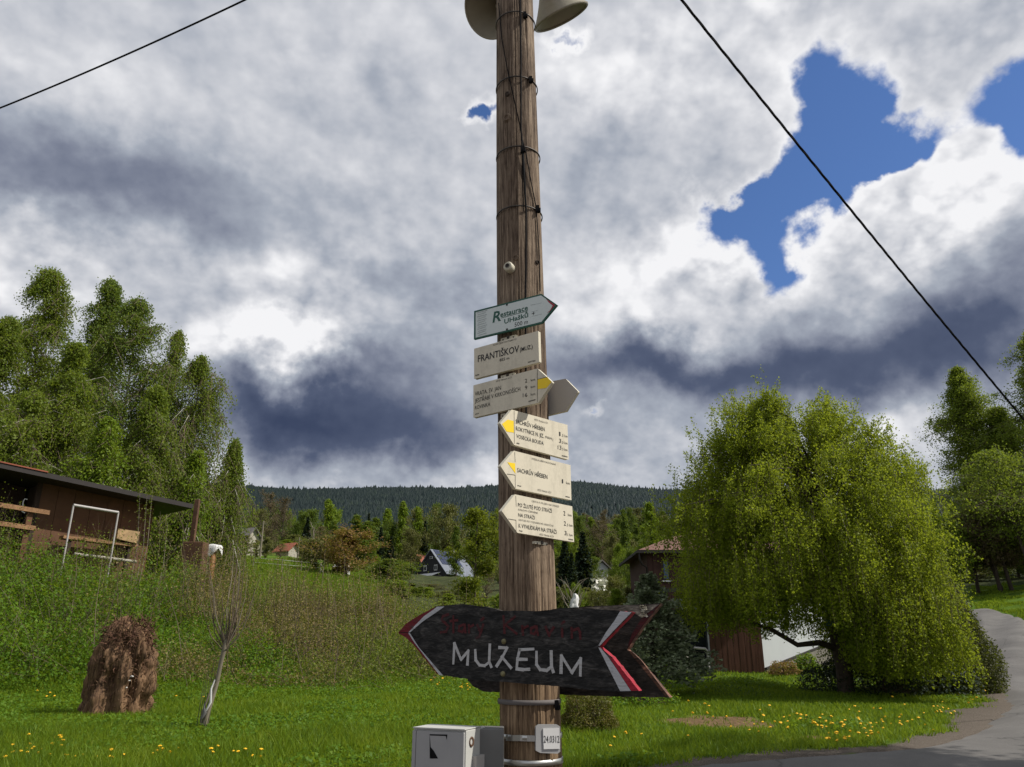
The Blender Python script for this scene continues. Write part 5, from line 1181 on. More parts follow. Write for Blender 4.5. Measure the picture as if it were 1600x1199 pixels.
# white object and fence on the meadow
p = at(533, 888, 74); r = empty('garden_shelter', (p.x, p.y, hzf(p.x, p.y)), 0, 'low white garden shelter at the foot of the bronze tree', 'shelter')
mb = MB(); z0 = hzf(p.x, p.y); zt = at(533, 884, 74).z - z0
for s in (-1, 1): mb.add([(-.75, s * .5, 0), (.75, s * .5, 0), (.75, s * .5, zt * .8), (-.75, s * .5, zt * .8)], [(0, 1, 2, 3)[::-s]])
mb.box((0, 0, zt * .4), (1.5, 1.0, zt * .8)); mb.build('shelter_body', M['white_paint'], r)
mb = MB(); mb.add([(-.85, -.6, zt * .8), (.85, -.6, zt * .8), (.85, .6, zt * .8), (-.85, .6, zt * .8), (-.6, 0, zt * 1.1), (.6, 0, zt * 1.1)], [(0, 1, 5, 4), (1, 2, 5), (2, 3, 4, 5), (3, 0, 4), (3, 2, 1, 0)]); mb.build('shelter_roof', M['white_paint'], r)
fence = empty('meadow_fence', onground(440, 893, 34, 110), 0, 'thin pale posts and two white wires crossing the meadow', 'fence'); fpts = []
for px, py in ((395, 888), (440, 893), (470, 894), (500, 897), (504, 905)):
    q = onground(px, py, 34, 110); fpts.append(q); mb = MB(); mb.tube([q - Vector((0, 0, .1)), q + Vector((0, 0, .95))], .035, 6); kid(mb, 'fence_post', M['twig_pale'], fence)
for h in (.5, .85):
    mb = MB(); mb.tube([q + Vector((0, 0, h)) for q in fpts], .008, 4, caps=False); kid(mb, 'fence_wire', M['white_paint'], fence)
for px, y0, y1, Y, nm, lb in ((412, 814, 876, 95, 'utility_pole', 'pale wooden pole in front of the farmhouse'), (468, 840, 878, 100, 'utility_pole', 'pale wooden pole at the red-roofed cottage')):
    q = at(px, y0, Y); g0 = hzf(q.x, Y); r = empty(nm, (q.x, Y, g0), 0, lb, 'pole'); mb = MB(); mb.tube([(0, 0, -.2), (0, 0, q.z - g0)], [.14, .09], 8); mb.build('post', M['twig_pale'], r)
    mb = MB(); mb.box((0, 0, q.z - g0 - .4), (.9, .1, .1)); mb.build('crossarm', M['twig_pale'], r)
def bare(name, lb, px, ytop, Y, h_spread, seed, mat='twig_pale'):
    rng = np.random.default_rng(seed); q = at(px, ytop, Y); g0 = hzf(q.x, Y); h = q.z - g0; r = empty(name, (q.x, Y, g0), 0, lb, 'tree')
    mb = MB(); mb.tube([(0, 0, -.1), (.02 * h, 0, h * .5), (0, 0, h * .8)], [.025 * h, .02 * h, .01 * h], 6, caps=False); mb.build('trunk', M[mat], r)
    for i in range(22):
        a = rng.random() * 6.28; z = h * (.35 + .45 * rng.random()); m2 = MB(); L = h * h_spread * (.5 + .5 * rng.random())
        m2.tube([(0, 0, z), (L * .5 * math.cos(a), L * .5 * math.sin(a), z + L * .6), (L * math.cos(a), L * math.sin(a), min(h, z + L * 1.6))], [.008 * h, .005 * h, .002 * h], 5, caps=False); m2.build('branch', M[mat], r)
bare('bare_tree', 'pale bare tree standing right of the red-roofed cottage', 491, 812, 92, .14, 5)
q = at(895, 945, 37); z0 = hzf(q.x, 37)
bare('dead_sapling', 'pale leafless sapling with spreading twigs right of the signpost', 892, 903, 37, .30, 6)
mb = MB(); from mathutils import noise as mn
for j in range(10):
    pass
V = []; n = 20; zt = at(898, 928, 36.8).z; zb = at(898, 950, 36.8).z
for j in range(10):
    t = j / 9
    for k in range(n):
        a = k * 6.283 / n; rad = (.05 + .15 * t ** .6) * (1 + .3 * math.sin(a * 4 + 5 * t) + .35 * mn.noise(Vector((math.cos(a) * 2, math.sin(a) * 2, t * 5)))); V.append((rad * math.cos(a) + .05 * math.sin(t * 6), rad * math.sin(a), (zt - zb) * (1 - t)))
mb.add(V, [(j * n + k, (j + 1) * n + k, (j + 1) * n + (k + 1) % n, j * n + (k + 1) % n) for j in range(9) for k in range(n)], 0, True)
o = mb.build('white_cloth', M['white_paint'], None, (at(898, 940, 36.6).x, 36.6, zb)); tag(o, 'white cloth bundle wrapped round the thin trunk of the dead sapling', 'cloth')
# out-of-frame broad tree whose shade falls over the lane at the bottom of the picture
# ------------------------------------------------------------------ the signpost pole
PY = 4.1
def pax(z): return .1065 - .0149 * z
def prad(z): return .1528 - .0053 * z
def onpole(px, py, off=0.0):
    Y = PY - .14
    for _ in range(12):
        p = at(px, py, Y); r = prad(p.z) + off; u = p.x - pax(p.z); u = max(-r * .995, min(r * .995, u)); Y = PY - math.sqrt(r * r - u * u)
    p = at(px, py, Y); u = p.x - pax(p.z)
    if abs(u) > prad(p.z) + off: p.x = pax(p.z) + math.copysign((prad(p.z) + off) * .995, u)
    return p
def pole():
    rng = np.random.default_rng(50); na, nz = 180, 300; H = 7.6
    a = np.arange(na) * 2 * np.pi / na; z = np.linspace(-.3, H, nz); A, Z = np.meshgrid(a, z)
    Rr = prad(Z); D = np.zeros_like(A)
    from mathutils import noise as mn
    D += .004 * np.sin(A * 2 + Z * .5) + .003 * np.sin(A * 5 + 1 + Z * .9) + .002 * np.sin(A * 9 + 2 - Z * .7)
    for i in range(70):
        ca = rng.random() * 2 * np.pi; zc = rng.random() * H; L = .3 + 1.6 * rng.random() ** 2; w = .011 + .012 * rng.random(); dep = .004 + .008 * rng.random()
        wob = .02 * np.sin(Z * 3 + i) + .01 * np.sin(Z * 11 + i * 2); da = (A - ca - wob + np.pi) % (2 * np.pi) - np.pi
        D -= dep * np.exp(-(da / w) ** 2) * np.clip(1.3 - ((Z - zc) / L) ** 2, 0, 1)
    # one deep drying crack along the front
    for ca, dep in ((4.62, .016), (5.25, .012), (4.20, .010)):
        da = (A - ca - .03 * np.sin(Z * 1.3) + np.pi) % (2 * np.pi) - np.pi; D -= dep * np.exp(-(da / .02) ** 2) * (.6 + .4 * np.sin(Z * 1.1 + ca))
    R2 = Rr + D; V = np.stack([pax(Z) + R2 * np.cos(A), PY + R2 * np.sin(A), Z], -1).reshape(-1, 3)
    i = np.arange((nz - 1) * na); j = i // na; k = i % na
    Fc = np.stack([j * na + k, j * na + (k + 1) % na, (j + 1) * na + (k + 1) % na, (j + 1) * na + k], -1)
    base = Vector((pax(0), PY, 0)); r = empty('signpost_pole', base, 0, 'tall weathered wooden pole carrying the signs and loudspeakers', 'pole')
    V = V - np.array(list(base)); link('pole_shaft', arr_mesh('pole_shaft', V, Fc, [M['pole_wood']], smooth=True), r)
    mb = MB(); mb.lathe([(.0, .02), (prad(H) + .01, 0), (prad(H) + .01, -.03)], 24, M4=Matrix.Translation((pax(H) - base.x, 0, H))); mb.build('pole_cap', M['back_grey'], r)
    # dark wire bands seen from below
    def band(py, w=.006, px=818, nm='wire_band', mat='band_steel', h=None, knot=None):
        p = onpole(px, py); z = p.z; mb = MB(); n = 48; h = h or w
        prof_ = []
        for rr_, dz in ((.001, -h), (.007, -h), (.007, h), (.001, h)): prof_.append((prad(z) + .004 + rr_, dz))
        mb.lathe(prof_, n, M4=Matrix.Translation((pax(z) - base.x, 0, z))); mb.build(nm, M[mat], r)
        if knot:
            q = onpole(knot, py + 4, .014) - base; m2 = MB(); m2.box(q, (.02, .02, .045)); m2.box(q + Vector((.012, -.006, -.01)), (.012, .02, .02)); m2.build('band_clip', M['black_rubber'], r)
    band(20, .0035, 812, knot=820); band(121, .0035, 812, knot=829); band(230, .0035, 815, knot=816); band(323, .0035, 818, knot=840)
    band(1098, .011, 850, knot=870, mat='roof_grey'); band(1153, .010, 835, 'steel_strap', 'steel'); band(1193, .012, 835, 'steel_strap', 'steel')
    # knots
    for px, py, s in ((793, 147, 1.0), (792, 184, 1.6), (806, 403, 1.1), (839, 410, .8), (846, 1012, .8)):
        q = onpole(px, py); m2 = MB(); d = (q - Vector((pax(q.z), PY, q.z))).normalized(); rot = d.to_track_quat('Z', 'Y').to_matrix().to_4x4()
        m2.lathe([(0, .004), (.008 * s, .003), (.011 * s, .008), (.015 * s, .007), (.021 * s, -.012)], 14, M4=Matrix.Translation(q - base) @ rot); m2.build('knot', M['bark_dark'] if s < 1.05 else M['pole_wood'], r)
    q = onpole(798.5, 421); d = (q - Vector((pax(q.z), PY, q.z))).normalized(); rot = d.to_track_quat('Z', 'Y').to_matrix().to_4x4()
    m2 = MB(); m2.lathe([(0, .045), (.012, .045), (.022, .05), (.028, .042), (.028, .004), (.02, -.02)], 18, M4=Matrix.Translation(q - base) @ rot); o = m2.build('porcelain_insulator', M['cream_edge'], r)
    m2 = MB(); m2.lathe([(0, .046), (.013, .052)], 14, M4=Matrix.Translation(q - base) @ rot @ Matrix.Translation((0, 0, .0005))); m2.build('insulator_bolt', M['roof_dark'], r)
    # cables
    def cable(pts, w, nm='cable'):
        P = [onpole(a_, b_, w * 1.2 + .006) for a_, b_ in pts]; Q = [P[0] + Vector((0, 0, .9))] + P if pts[0][1] < 5 else P
        # resample
        out = []
        for i_ in range(len(Q) - 1):
            for t in np.linspace(0, 1, 10, endpoint=False): out.append(Q[i_].lerp(Q[i_ + 1], t))
        out.append(Q[-1]); mb = MB(); mb.tube([q_ - base for q_ in out], w, 6); mb.build(nm, M['black_rubber'], r)
    cable([(813, 0), (814, 100), (814, 200), (818, 260), (822, 330), (822, 400), (821, 470), (822, 640), (822, 700)], .0062)
    cable([(779, 5), (784, 60), (793, 110), (802, 150), (812, 195), (818, 235), (821, 300)], .0035)
    cable([(814, 210), (822, 240), (829, 280), (838, 326), (842, 390), (844, 455)], .0035)
    cable([(816, 215), (816, 270), (818, 330)], .003)
    return r
pole_o = pole()

# ------------------------------------------------------------------ lettering on sign planes
def text_mesh(body, shear=0, bold=0):
    c = bpy.data.curves.new('t', 'FONT'); c.body = body; c.size = 1; c.shear = shear; c.offset = bold; c.resolution_u = 2
    o = bpy.data.objects.new('t', c); col.objects.link(o); dg = bpy.context.evaluated_depsgraph_get()
    me = bpy.data.meshes.new_from_object(o.evaluated_get(dg)); col.objects.unlink(o); bpy.data.objects.remove(o); bpy.data.curves.remove(c)
    V = [v.co.copy() for v in me.vertices]; Fc = [tuple(p.vertices) for p in me.polygons]; bpy.data.meshes.remove(me); return V, Fc
class Zoom:
    def __init__(s, x0, y0, k): s.x0, s.y0, s.k = x0, y0, k
    def __call__(s, q): return (s.x0 + q[0] / s.k, s.y0 + q[1] / s.k)
def letter(root, pl, zm, body, L, Rr, cap, mat='ink', shear=0, bold=.0, off=.0015, nm='lettering'):
    a = pl.hit(*zm(L)); b = pl.hit(*zm(Rr)); t = pl.hit(*zm((L[0], L[1] - cap))); V, Fc = text_mesh(body, shear, bold)
    x0 = min(v.x for v in V); x1 = max(v.x for v in V); ch = .73
    k = (b[0] - a[0]) / (x1 - x0); hgt = (t[1] - a[1]) / ch; sl_ = (b[1] - a[1]) / (b[0] - a[0])
    P = [pl.w(a[0] + (v.x - x0) * k, a[1] + v.y * hgt + sl_ * (v.x - x0) * k, off) - root.location for v in V]
    me = bpy.data.meshes.new(nm); me.from_pydata(P, [], Fc); me.materials.append(M[mat]); return link(nm, me, root)
def flat(root, pl, zm, pts, mat, off=.001, nm='field', zpts=None):
    q = [pl.hit(*zm(p_)) for p_ in pts]; area = sum(q[i][0] * q[(i + 1) % len(q)][1] - q[(i + 1) % len(q)][0] * q[i][1] for i in range(len(q)))
    if area < 0: q = q[::-1]
    mb = MB(); mb.add([pl.w(u, z, off) - root.location for u, z in q], [tuple(range(len(q)))]); return mb.build(nm, M[mat], root)
def plate(root, pl, zm, pts, mat, t=.022, nm='plate', edge=None, bev=.006, off=0):
    q = [pl.hit(*zm(p_)) for p_ in pts]; mb = MB(); slab(mb, pl, q, off - t, off, 0, 1 if edge else None)
    mb.v = [tuple(Vector(v) - root.location) for v in mb.v]; o = mb.build(nm, [M[mat]] + ([M[edge]] if edge else []), root)
    if bev: bevel(o, bev, 3)
    return o
def bar(root, pl, zm, a, b, h, mat='ink', nm='small_print', n=1, gap=0.3, off=.0012):
    """row of tiny unreadable marks"""
    A = pl.hit(*zm(a)); B = pl.hit(*zm(b)); T = pl.hit(*zm((a[0], a[1] - h))); hh = T[1] - A[1]; mb = MB(); rg = random.Random(int(a[0] * 7 + a[1])); k = max(2, int((B[0] - A[0]) / (hh * .8)))
    for i in range(k):
        f0 = (i + .12 * rg.random()) / k; f1 = (i + .55 + .25 * rg.random()) / k; u0 = A[0] + (B[0] - A[0]) * f0; u1 = A[0] + (B[0] - A[0]) * f1; z = A[1] + (B[1] - A[1]) * (f0 + f1) / 2; h2 = hh * (.7 + .3 * rg.random())
        mb.add([pl.w(u0, z, off) - root.location, pl.w(u1, z, off) - root.location, pl.w(u1, z + h2, off) - root.location, pl.w(u0, z + h2, off) - root.location], [(0, 1, 2, 3)])
    return mb.build(nm, M[mat], root)
def signroot(name, pl, zm, c, label):
    u, z = pl.hit(*zm(c)); return empty(name, pl.w(u, z, 0), 0, label, 'sign')
def bracket(root, pl, zm, a, b, mat='cream_edge'):
    p0 = pl.hit(*zm(a)); p1 = pl.hit(*zm(b)); z0, z1 = sorted((p0[1], p1[1])); u0, u1 = sorted((p0[0], p1[0]))
    mb = MB(); slab(mb, pl, [(u0, z0), (u1, z0), (u1, z1), (u0, z1)], -.045, -.024); mb.v = [tuple(Vector(v) - root.location) for v in mb.v]; br_ = mb.build('bracket', M[mat], root); bevel(br_, .003)
    for f in (.15, .5, .85):
        c = pl.w(u0 + (u1 - u0) * f, (z0 + z1) / 2 - (.004 if f != .5 else -.003), -.023) - root.location; m2 = MB(); rot = pl.n.to_track_quat('Z', 'Y').to_matrix().to_4x4()
        m2.lathe([(0, .006 if f == .5 else .0008), (.008 if f == .5 else .0045, .004 if f == .5 else .0006), (.010 if f == .5 else .005, 0)], 10, M4=Matrix.Translation(c) @ rot); m2.build('screw', M['band_steel'], br_)

# left-hand group (faces the camera's left)
z1 = Zoom(700, 440, 5.45); ang = R(36)
PL = Plane(-.018, 3.955, math.cos(ang), -math.sin(ang)); PL.n = Vector((-math.sin(ang), -math.cos(ang), 0))
PLa = Plane(-.024, 3.945, math.cos(R(34)), -math.sin(R(34))); PLa.n = Vector((-math.sin(R(34)), -math.cos(R(34)), 0))
s = signroot('restaurant_sign', PLa, z1, (510, 300), 'topmost white arrow board with green lettering Restaurace U Hašků'); pl = PLa
plate(s, pl, z1, [(222, 252), (795, 105), (930, 200), (800, 356), (220, 495)], 'green_ink', .012, 'frame', bev=.002)
flat(s, pl, z1, [(236, 264), (792, 119), (913, 201), (796, 344), (236, 480)], 'white_sheet', .0008, 'sheet')
flat(s, pl, z1, [(836, 150), (852, 160), (913, 201), (866, 258), (840, 272), (868, 250), (892, 206), (860, 180)], 'red_ink', .0016, 'red_chevron')
letter(s, pl, z1, 'R', (380, 352), (452, 332), 92, 'green_ink', .15, .02, off=.0016); letter(s, pl, z1, 'estaurace', (446, 306), (682, 244), 46, 'green_ink', .0, .02, off=.0016)
flat(s, pl, z1, [(455, 314), (682, 253), (682, 249), (455, 310)], 'green_ink', .0018, 'underline')
letter(s, pl, z1, 'UHašků', (480, 362), (684, 302), 40, 'green_ink', .0, .02, off=.0016); letter(s, pl, z1, '500 m', (568, 388), (682, 360), 38, 'ink', 0, 0, off=.0016)
for i in range(12): bar(s, pl, z1, (248 + (i * 7) % 13, 272 + i * 17.5), (336 - (i * 11) % 19, 250 + i * 17.5), 7, 'grey_ink', off=.0016)
for a, b in (((705, 205), (800, 185)), ((712, 262), (768, 248)), ((715, 300), (800, 280))): bar(s, pl, z1, a, b, 4, 'grey_ink', off=.0016)
letter(s, pl, z1, '+', (715, 296), (742, 288), 40, 'ink', 0, 0, off=.0018, nm='cross_mark')
for c in ((503, 200), (503, 408)):
    u, z = pl.hit(*z1(c)); m2 = MB(); m2.lathe([(0, .004), (.005, .003), (.006, 0)], 8, M4=Matrix.Translation(pl.w(u, z, .001) - s.location) @ pl.n.to_track_quat('Z', 'Y').to_matrix().to_4x4()); m2.build('screw', M['black_rubber'], s)
pl = PL
s = signroot('place_sign', pl, z1, (495, 620), 'cream name board reading FRANTIŠKOV in the shade')
plate(s, pl, z1, [(222, 573), (768, 420), (776, 688), (222, 831)], 'cream', .022, 'plate', 'cream_edge')
letter(s, pl, z1, 'KLUB ČESKÝCH TURISTŮ', (385, 548), (582, 498), 13, bold=.0); letter(s, pl, z1, 'FRANTIŠKOV', (255, 687), (606, 600), 58, bold=.01)
letter(s, pl, z1, '(MUZ.)', (614, 600), (722, 570), 36, bold=.01); letter(s, pl, z1, '855 m', (440, 682), (522, 662), 24, bold=.01)
bar(s, pl, z1, (682, 694), (748, 678), 12); bar(s, pl, z1, (234, 806), (268, 798), 12)
bracket(s, pl, z1, (428, 498), (556, 440)); bracket(s, pl, z1, (428, 820), (545, 765))
s = signroot('direction_sign', pl, z1, (500, 940), 'cream arrow board pointing right, reading VRATA, SV. JAN')
plate(s, pl, z1, [(216, 885), (762, 741), (888, 856), (770, 1033), (216, 1161)], 'cream', .022, 'plate', 'cream_edge')
flat(s, pl, z1, [(764, 836), (848, 816), (884, 857), (838, 908), (764, 918)], 'yellow_ink', .001, 'yellow_field')
flat(s, pl, z1, [(760, 746), (763, 746), (763, 1028), (760, 1028)], 'ink', .0012, 'line'); flat(s, pl, z1, [(764, 832), (850, 811), (852, 814), (764, 836)], 'ink', .0014, 'line')
letter(s, pl, z1, 'PĚŠÍ TRASA KČT', (412, 858), (546, 822), 12, bold=0)
letter(s, pl, z1, 'VRATA, SV. JAN', (230, 977), (452, 922), 36); letter(s, pl, z1, 'JESTŘÁBÍ V KRKONOŠÍCH', (230, 1035), (616, 932), 36); letter(s, pl, z1, 'ROVINKA', (230, 1093), (360, 1060), 34)
for b_, x0, x1, y in (('2', 656, 675, 864), ('9', 656, 676, 922), ('16', 638, 677, 986)):
    letter(s, pl, z1, b_, (x0, y), (x1, y - 5), 34); letter(s, pl, z1, 'km', (706, y - 12), (743, y - 20), 22)
bar(s, pl, z1, (686, 1028), (748, 1012), 12); bar(s, pl, z1, (234, 1136), (264, 1128), 12); bracket(s, pl, z1, (428, 1152), (530, 1098))
# grey back of a further board on the other side of the pole
PB = Plane(.33, 4.02, math.cos(R(34)), -math.sin(R(34))); PB.n = Vector((-math.sin(R(34)), -math.cos(R(34)), 0)); pl = PB
s = signroot('reversed_sign', pl, z1, (960, 960), 'plain grey back of an arrow board sticking out right of the pole')
plate(s, pl, z1, [(700, 885), (850, 856), (1000, 828), (1107, 936), (1003, 1103), (835, 1143), (700, 1175)], 'back_grey', .022, 'plate', 'cream_edge')

# right-hand group (faces the camera's right, in the sun)
z2 = Zoom(720, 620, 4.795); an = R(46)
PR = Plane(.188, 3.985, math.cos(an), math.sin(an)); pl = PR
s = signroot('yellow_mark_sign', pl, z2, (590, 290), 'sunlit cream arrow board reading VOSECKÁ BOUDA with cable shadows')
plate(s, pl, z2, [(295, 199), (382, 97), (799, 212), (809, 473), (400, 362)], 'cream', .022, 'plate', 'cream_edge')
flat(s, pl, z2, [(308, 205), (350, 172), (395, 182), (397, 270), (342, 262)], 'yellow_ink', .001, 'yellow_field'); flat(s, pl, z2, [(398, 108), (400, 108), (402, 352), (400, 352)], 'ink', .0012, 'line')
letter(s, pl, z2, 'PĚŠÍ TRASA KČT', (552, 178), (652, 206), 13, bold=0); letter(s, pl, z2, 'SACHRŮV HŘEBEN', (410, 200), (628, 260), 32); letter(s, pl, z2, 'ROKYTNICE N. JIZ.', (412, 252), (622, 310), 32)
letter(s, pl, z2, '(NÁM.)', (632, 308), (691, 328), 18, bold=0); letter(s, pl, z2, 'VOSECKÁ BOUDA', (415, 308), (620, 364), 30)
for b_, x0, x1, y in (('1', 736, 746, 292), ('3', 736, 752, 344), ('13', 726, 753, 394)):
    letter(s, pl, z2, b_, (x0, y), (x1, y + 4), 32); letter(s, pl, z2, ',5 km', (756, y + 6), (798, y + 15), 20, bold=0)
bar(s, pl, z2, (757, 446), (800, 456), 10); bar(s, pl, z2, (416, 352), (440, 358), 10); bracket(s, pl, z2, (545, 132), (638, 190))
s = signroot('nature_trail_sign', pl, z2, (600, 590), 'sunlit cream arrow board reading only SACHRŮV HŘEBEN 1 km')
plate(s, pl, z2, [(298, 521), (398, 405), (822, 513), (829, 776), (410, 690)], 'cream', .022, 'plate', 'cream_edge')
flat(s, pl, z2, [(348, 491), (406, 500), (409, 577)], 'yellow_ink', .001, 'yellow_field'); flat(s, pl, z2, [(402, 416), (404, 416), (408, 490), (406, 490)], 'ink', .0012, 'line'); flat(s, pl, z2, [(345, 578), (408, 586), (409, 684), (407, 684), (406, 589), (345, 581)], 'ink', .0012, 'line')
letter(s, pl, z2, 'STEZKA DŘEVOKOCHÁNÍ', (530, 470), (710, 515), 13, bold=0); letter(s, pl, z2, 'SACHRŮV HŘEBEN', (422, 565), (648, 617), 34); letter(s, pl, z2, '1', (757, 648), (766, 650), 32); letter(s, pl, z2, 'km', (789, 654), (816, 660), 20, bold=0)
letter(s, pl, z2, 'PĚŠÍ TRASA KČT', (575, 705), (678, 726), 13, bold=0); bar(s, pl, z2, (784, 752), (817, 759), 10); bar(s, pl, z2, (424, 670), (452, 676), 10); bracket(s, pl, z2, (560, 448), (662, 468))
s = signroot('viewpoint_sign', pl, z2, (610, 900), 'lowest sunlit cream arrow board reading K VYHLÍDKÁM NA STRÁŽI')
plate(s, pl, z2, [(307, 857), (405, 732), (835, 822), (849, 1090), (425, 1020)], 'cream', .022, 'plate', 'cream_edge')
flat(s, pl, z2, [(410, 742), (412, 742), (416, 824), (414, 824)], 'ink', .0012, 'line'); flat(s, pl, z2, [(354, 914), (414, 924), (415, 1010), (413, 1010), (412, 927), (354, 917)], 'ink', .0012, 'line')
letter(s, pl, z2, 'CESTA K MUZEU NA STRÁŽI', (530, 788), (734, 830), 13, bold=0); letter(s, pl, z2, 'PO ŽLUTÉ POD STRÁŽÍ', (428, 824), (682, 870), 30); letter(s, pl, z2, 'DÁLE PO ČERVENÉ', (430, 851), (576, 878), 13, bold=0)
letter(s, pl, z2, 'NA STRÁŽI', (430, 898), (553, 920), 28); letter(s, pl, z2, 'ODTUD PO VÝZNAMOVÉ ODBOČCE', (432, 928), (693, 974), 13, bold=0); letter(s, pl, z2, 'K VYHLÍDKÁM NA STRÁŽI', (433, 980), (716, 1028), 32)
letter(s, pl, z2, 'PĚŠÍ TRASA KČT', (590, 1038), (697, 1056), 13, bold=0)
for b_, k_, x0, x1, y in (('2', 'km', 768, 783, 888), ('2', ',5 km', 772, 787, 964), ('3', ',1 km', 777, 792, 1036)):
    letter(s, pl, z2, b_, (x0, y), (x1, y + 3), 34); letter(s, pl, z2, k_, (802 if k_ == 'km' else 792, y + 5), (829 if k_ == 'km' else 836, y + 11), 20, bold=0)
bar(s, pl, z2, (806, 1072), (840, 1078), 10); bar(s, pl, z2, (436, 1008), (462, 1014), 10); bracket(s, pl, z2, (572, 768), (668, 790)); bracket(s, pl, z2, (584, 1078), (684, 1112))

# ------------------------------------------------------------------ black wooden museum arrow
z3 = Zoom(600, 920, 3.478); am = R(27)
def jag(pts, amp, step=14, seed=1):
    rg = random.Random(seed); out = []
    for i in range(len(pts)):
        a, b = pts[i], pts[(i + 1) % len(pts)]; L = math.hypot(b[0] - a[0], b[1] - a[1]); n = max(1, int(L / step))
        for k in range(n):
            t = k / n; out.append((a[0] + (b[0] - a[0]) * t + (rg.random() - .5) * amp * (k > 0), a[1] + (b[1] - a[1]) * t + (rg.random() - .5) * amp * (k > 0)))
    return out
PM = Plane(-.012, 3.895, math.cos(am), -math.sin(am)); PM.n = Vector((-math.sin(am), -math.cos(am), 0))
PM2 = Plane(.135, 4.245, math.cos(am), -math.sin(am)); PM2.n = PM.n
s = signroot('museum_sign', PM, z3, (650, 310), 'big black weathered wooden arrow with white carved word MUŽEUM'); pl = PM
front = [(78, 240), (120, 190), (200, 140), (285, 97), (345, 90), (420, 84), (520, 95), (600, 108), (640, 122), (720, 120), (820, 122), (900, 116), (960, 105), (1100, 108), (1285, 121), (1352, 128), (1170, 316), (1240, 372), (1385, 556), (1280, 560), (1100, 548), (960, 532), (800, 520), (640, 506), (560, 502), (450, 490), (325, 473), (160, 300), (120, 262)]
def mboard(root, pl, pts, t, mats, nm, amp=4, seed=1, zm=z3):
    q = [pl.hit(*zm(p_)) for p_ in jag(pts, amp, 16, seed)]; mb = MB(); slab(mb, pl, q, -t, 0, 0, 1); mb.v = [tuple(Vector(v) - root.location) for v in mb.v]
    if len(mats) > 2:
        uc = pl.hit(*zm((1160, 320)))[0]; ut = pl.hit(*zm((1340, 320)))[0]; n_ = len(q)
        for i in range(n_):
            if min(q[i][0], q[(i + 1) % n_][0]) < uc - .02: mb.mi[2 + i] = 2
    return mb.build(nm, mats, root)
def mboard_local(*a, **k): return mboard(*a, **k)
mboard(s, PM, front, .045, [M['museum_wood'], M['paint_red'], M['museum_dark']], 'front_board')
flat(s, pl, z3, [(78, 240), (120, 190), (200, 140), (285, 98), (272, 112), (218, 150), (132, 238), (98, 236)], 'paint_red_mid', .0015, 'red_border')
flat(s, pl, z3, [(288, 98), (330, 97), (292, 124), (215, 176), (142, 238), (133, 238), (218, 150), (272, 112)], 'paint_white', .0018, 'white_border')
flat(s, pl, z3, [(78, 242), (98, 240), (132, 242), (165, 292), (300, 470), (290, 464), (160, 304), (120, 266)], 'paint_red_mid', .0015, 'red_border')
flat(s, pl, z3, [(133, 242), (142, 242), (190, 318), (262, 402), (322, 472), (302, 470), (165, 292)], 'paint_white', .0018, 'white_border')
flat(s, pl, z3, [(1284, 122), (1346, 128), (1255, 222), (1172, 312), (1166, 308), (1205, 240), (1256, 170)], 'paint_white', .0015, 'white_border')
flat(s, pl, z3, [(1166, 320), (1176, 320), (1222, 375), (1270, 446), (1342, 556), (1284, 557), (1225, 440)], 'paint_white', .0015, 'white_border')
flat(s, pl, z3, [(1224, 372), (1244, 378), (1385, 554), (1344, 556), (1272, 446)], 'paint_red', .0015, 'red_border')  # stands for the sunlit lower notch face, brightness painted on
def stroke(root, pl, pts, w, mat, nm='painted_letter', off=.002):
    q = [pl.hit(*z3(p_)) for p_ in pts]; mb = MB(); k = w / 3.478 * 3.9 / 1200; rg = random.Random(int(pts[0][0]))
    for a, b in zip(q[:-1], q[1:]):
        d = Vector((b[0] - a[0], b[1] - a[1])); L = d.length; d /= L; nrm = Vector((-d.y, d.x)); e = k * .42; k0, k1 = k * (.8 + .35 * rg.random()), k * (.8 + .35 * rg.random())
        P = [(a[0] - d.x * e + nrm.x * s_ * k0 / 2, a[1] - d.y * e + nrm.y * s_ * k0 / 2) for s_ in (-1, 1)] + [(b[0] + d.x * e + nrm.x * s_ * k1 / 2, b[1] + d.y * e + nrm.y * s_ * k1 / 2) for s_ in (1, -1)]
        ar = sum(P[i][0] * P[(i + 1) % 4][1] - P[(i + 1) % 4][0] * P[i][1] for i in range(4)); P = P if ar > 0 else P[::-1]
        off += .00025; mb.add([pl.w(u, z, off) - root.location for u, z in P], [(0, 1, 2, 3)])
    return mb.build(nm, M[mat], root)
W_ = 15
for pts in ([(378, 405), (384, 298), (420, 385), (460, 338), (455, 412)], [(497, 335), (500, 388), (520, 415), (548, 419), (573, 400), (577, 305)], [(574, 400), (584, 424)],
            [(628, 320), (670, 322), (645, 372), (614, 420)], [(640, 370), (662, 395), (691, 430)], [(738, 332), (727, 380), (722, 436), (756, 440), (790, 438)], [(740, 332), (812, 328)], [(728, 384), (776, 384)],
            [(830, 345), (830, 412), (850, 440), (886, 444), (912, 424), (910, 342)], [(912, 424), (921, 452)], [(963, 456), (965, 364), (1022, 456), (1070, 380), (1068, 470)]):
    stroke(s, pl, pts, W_, 'letter_white')
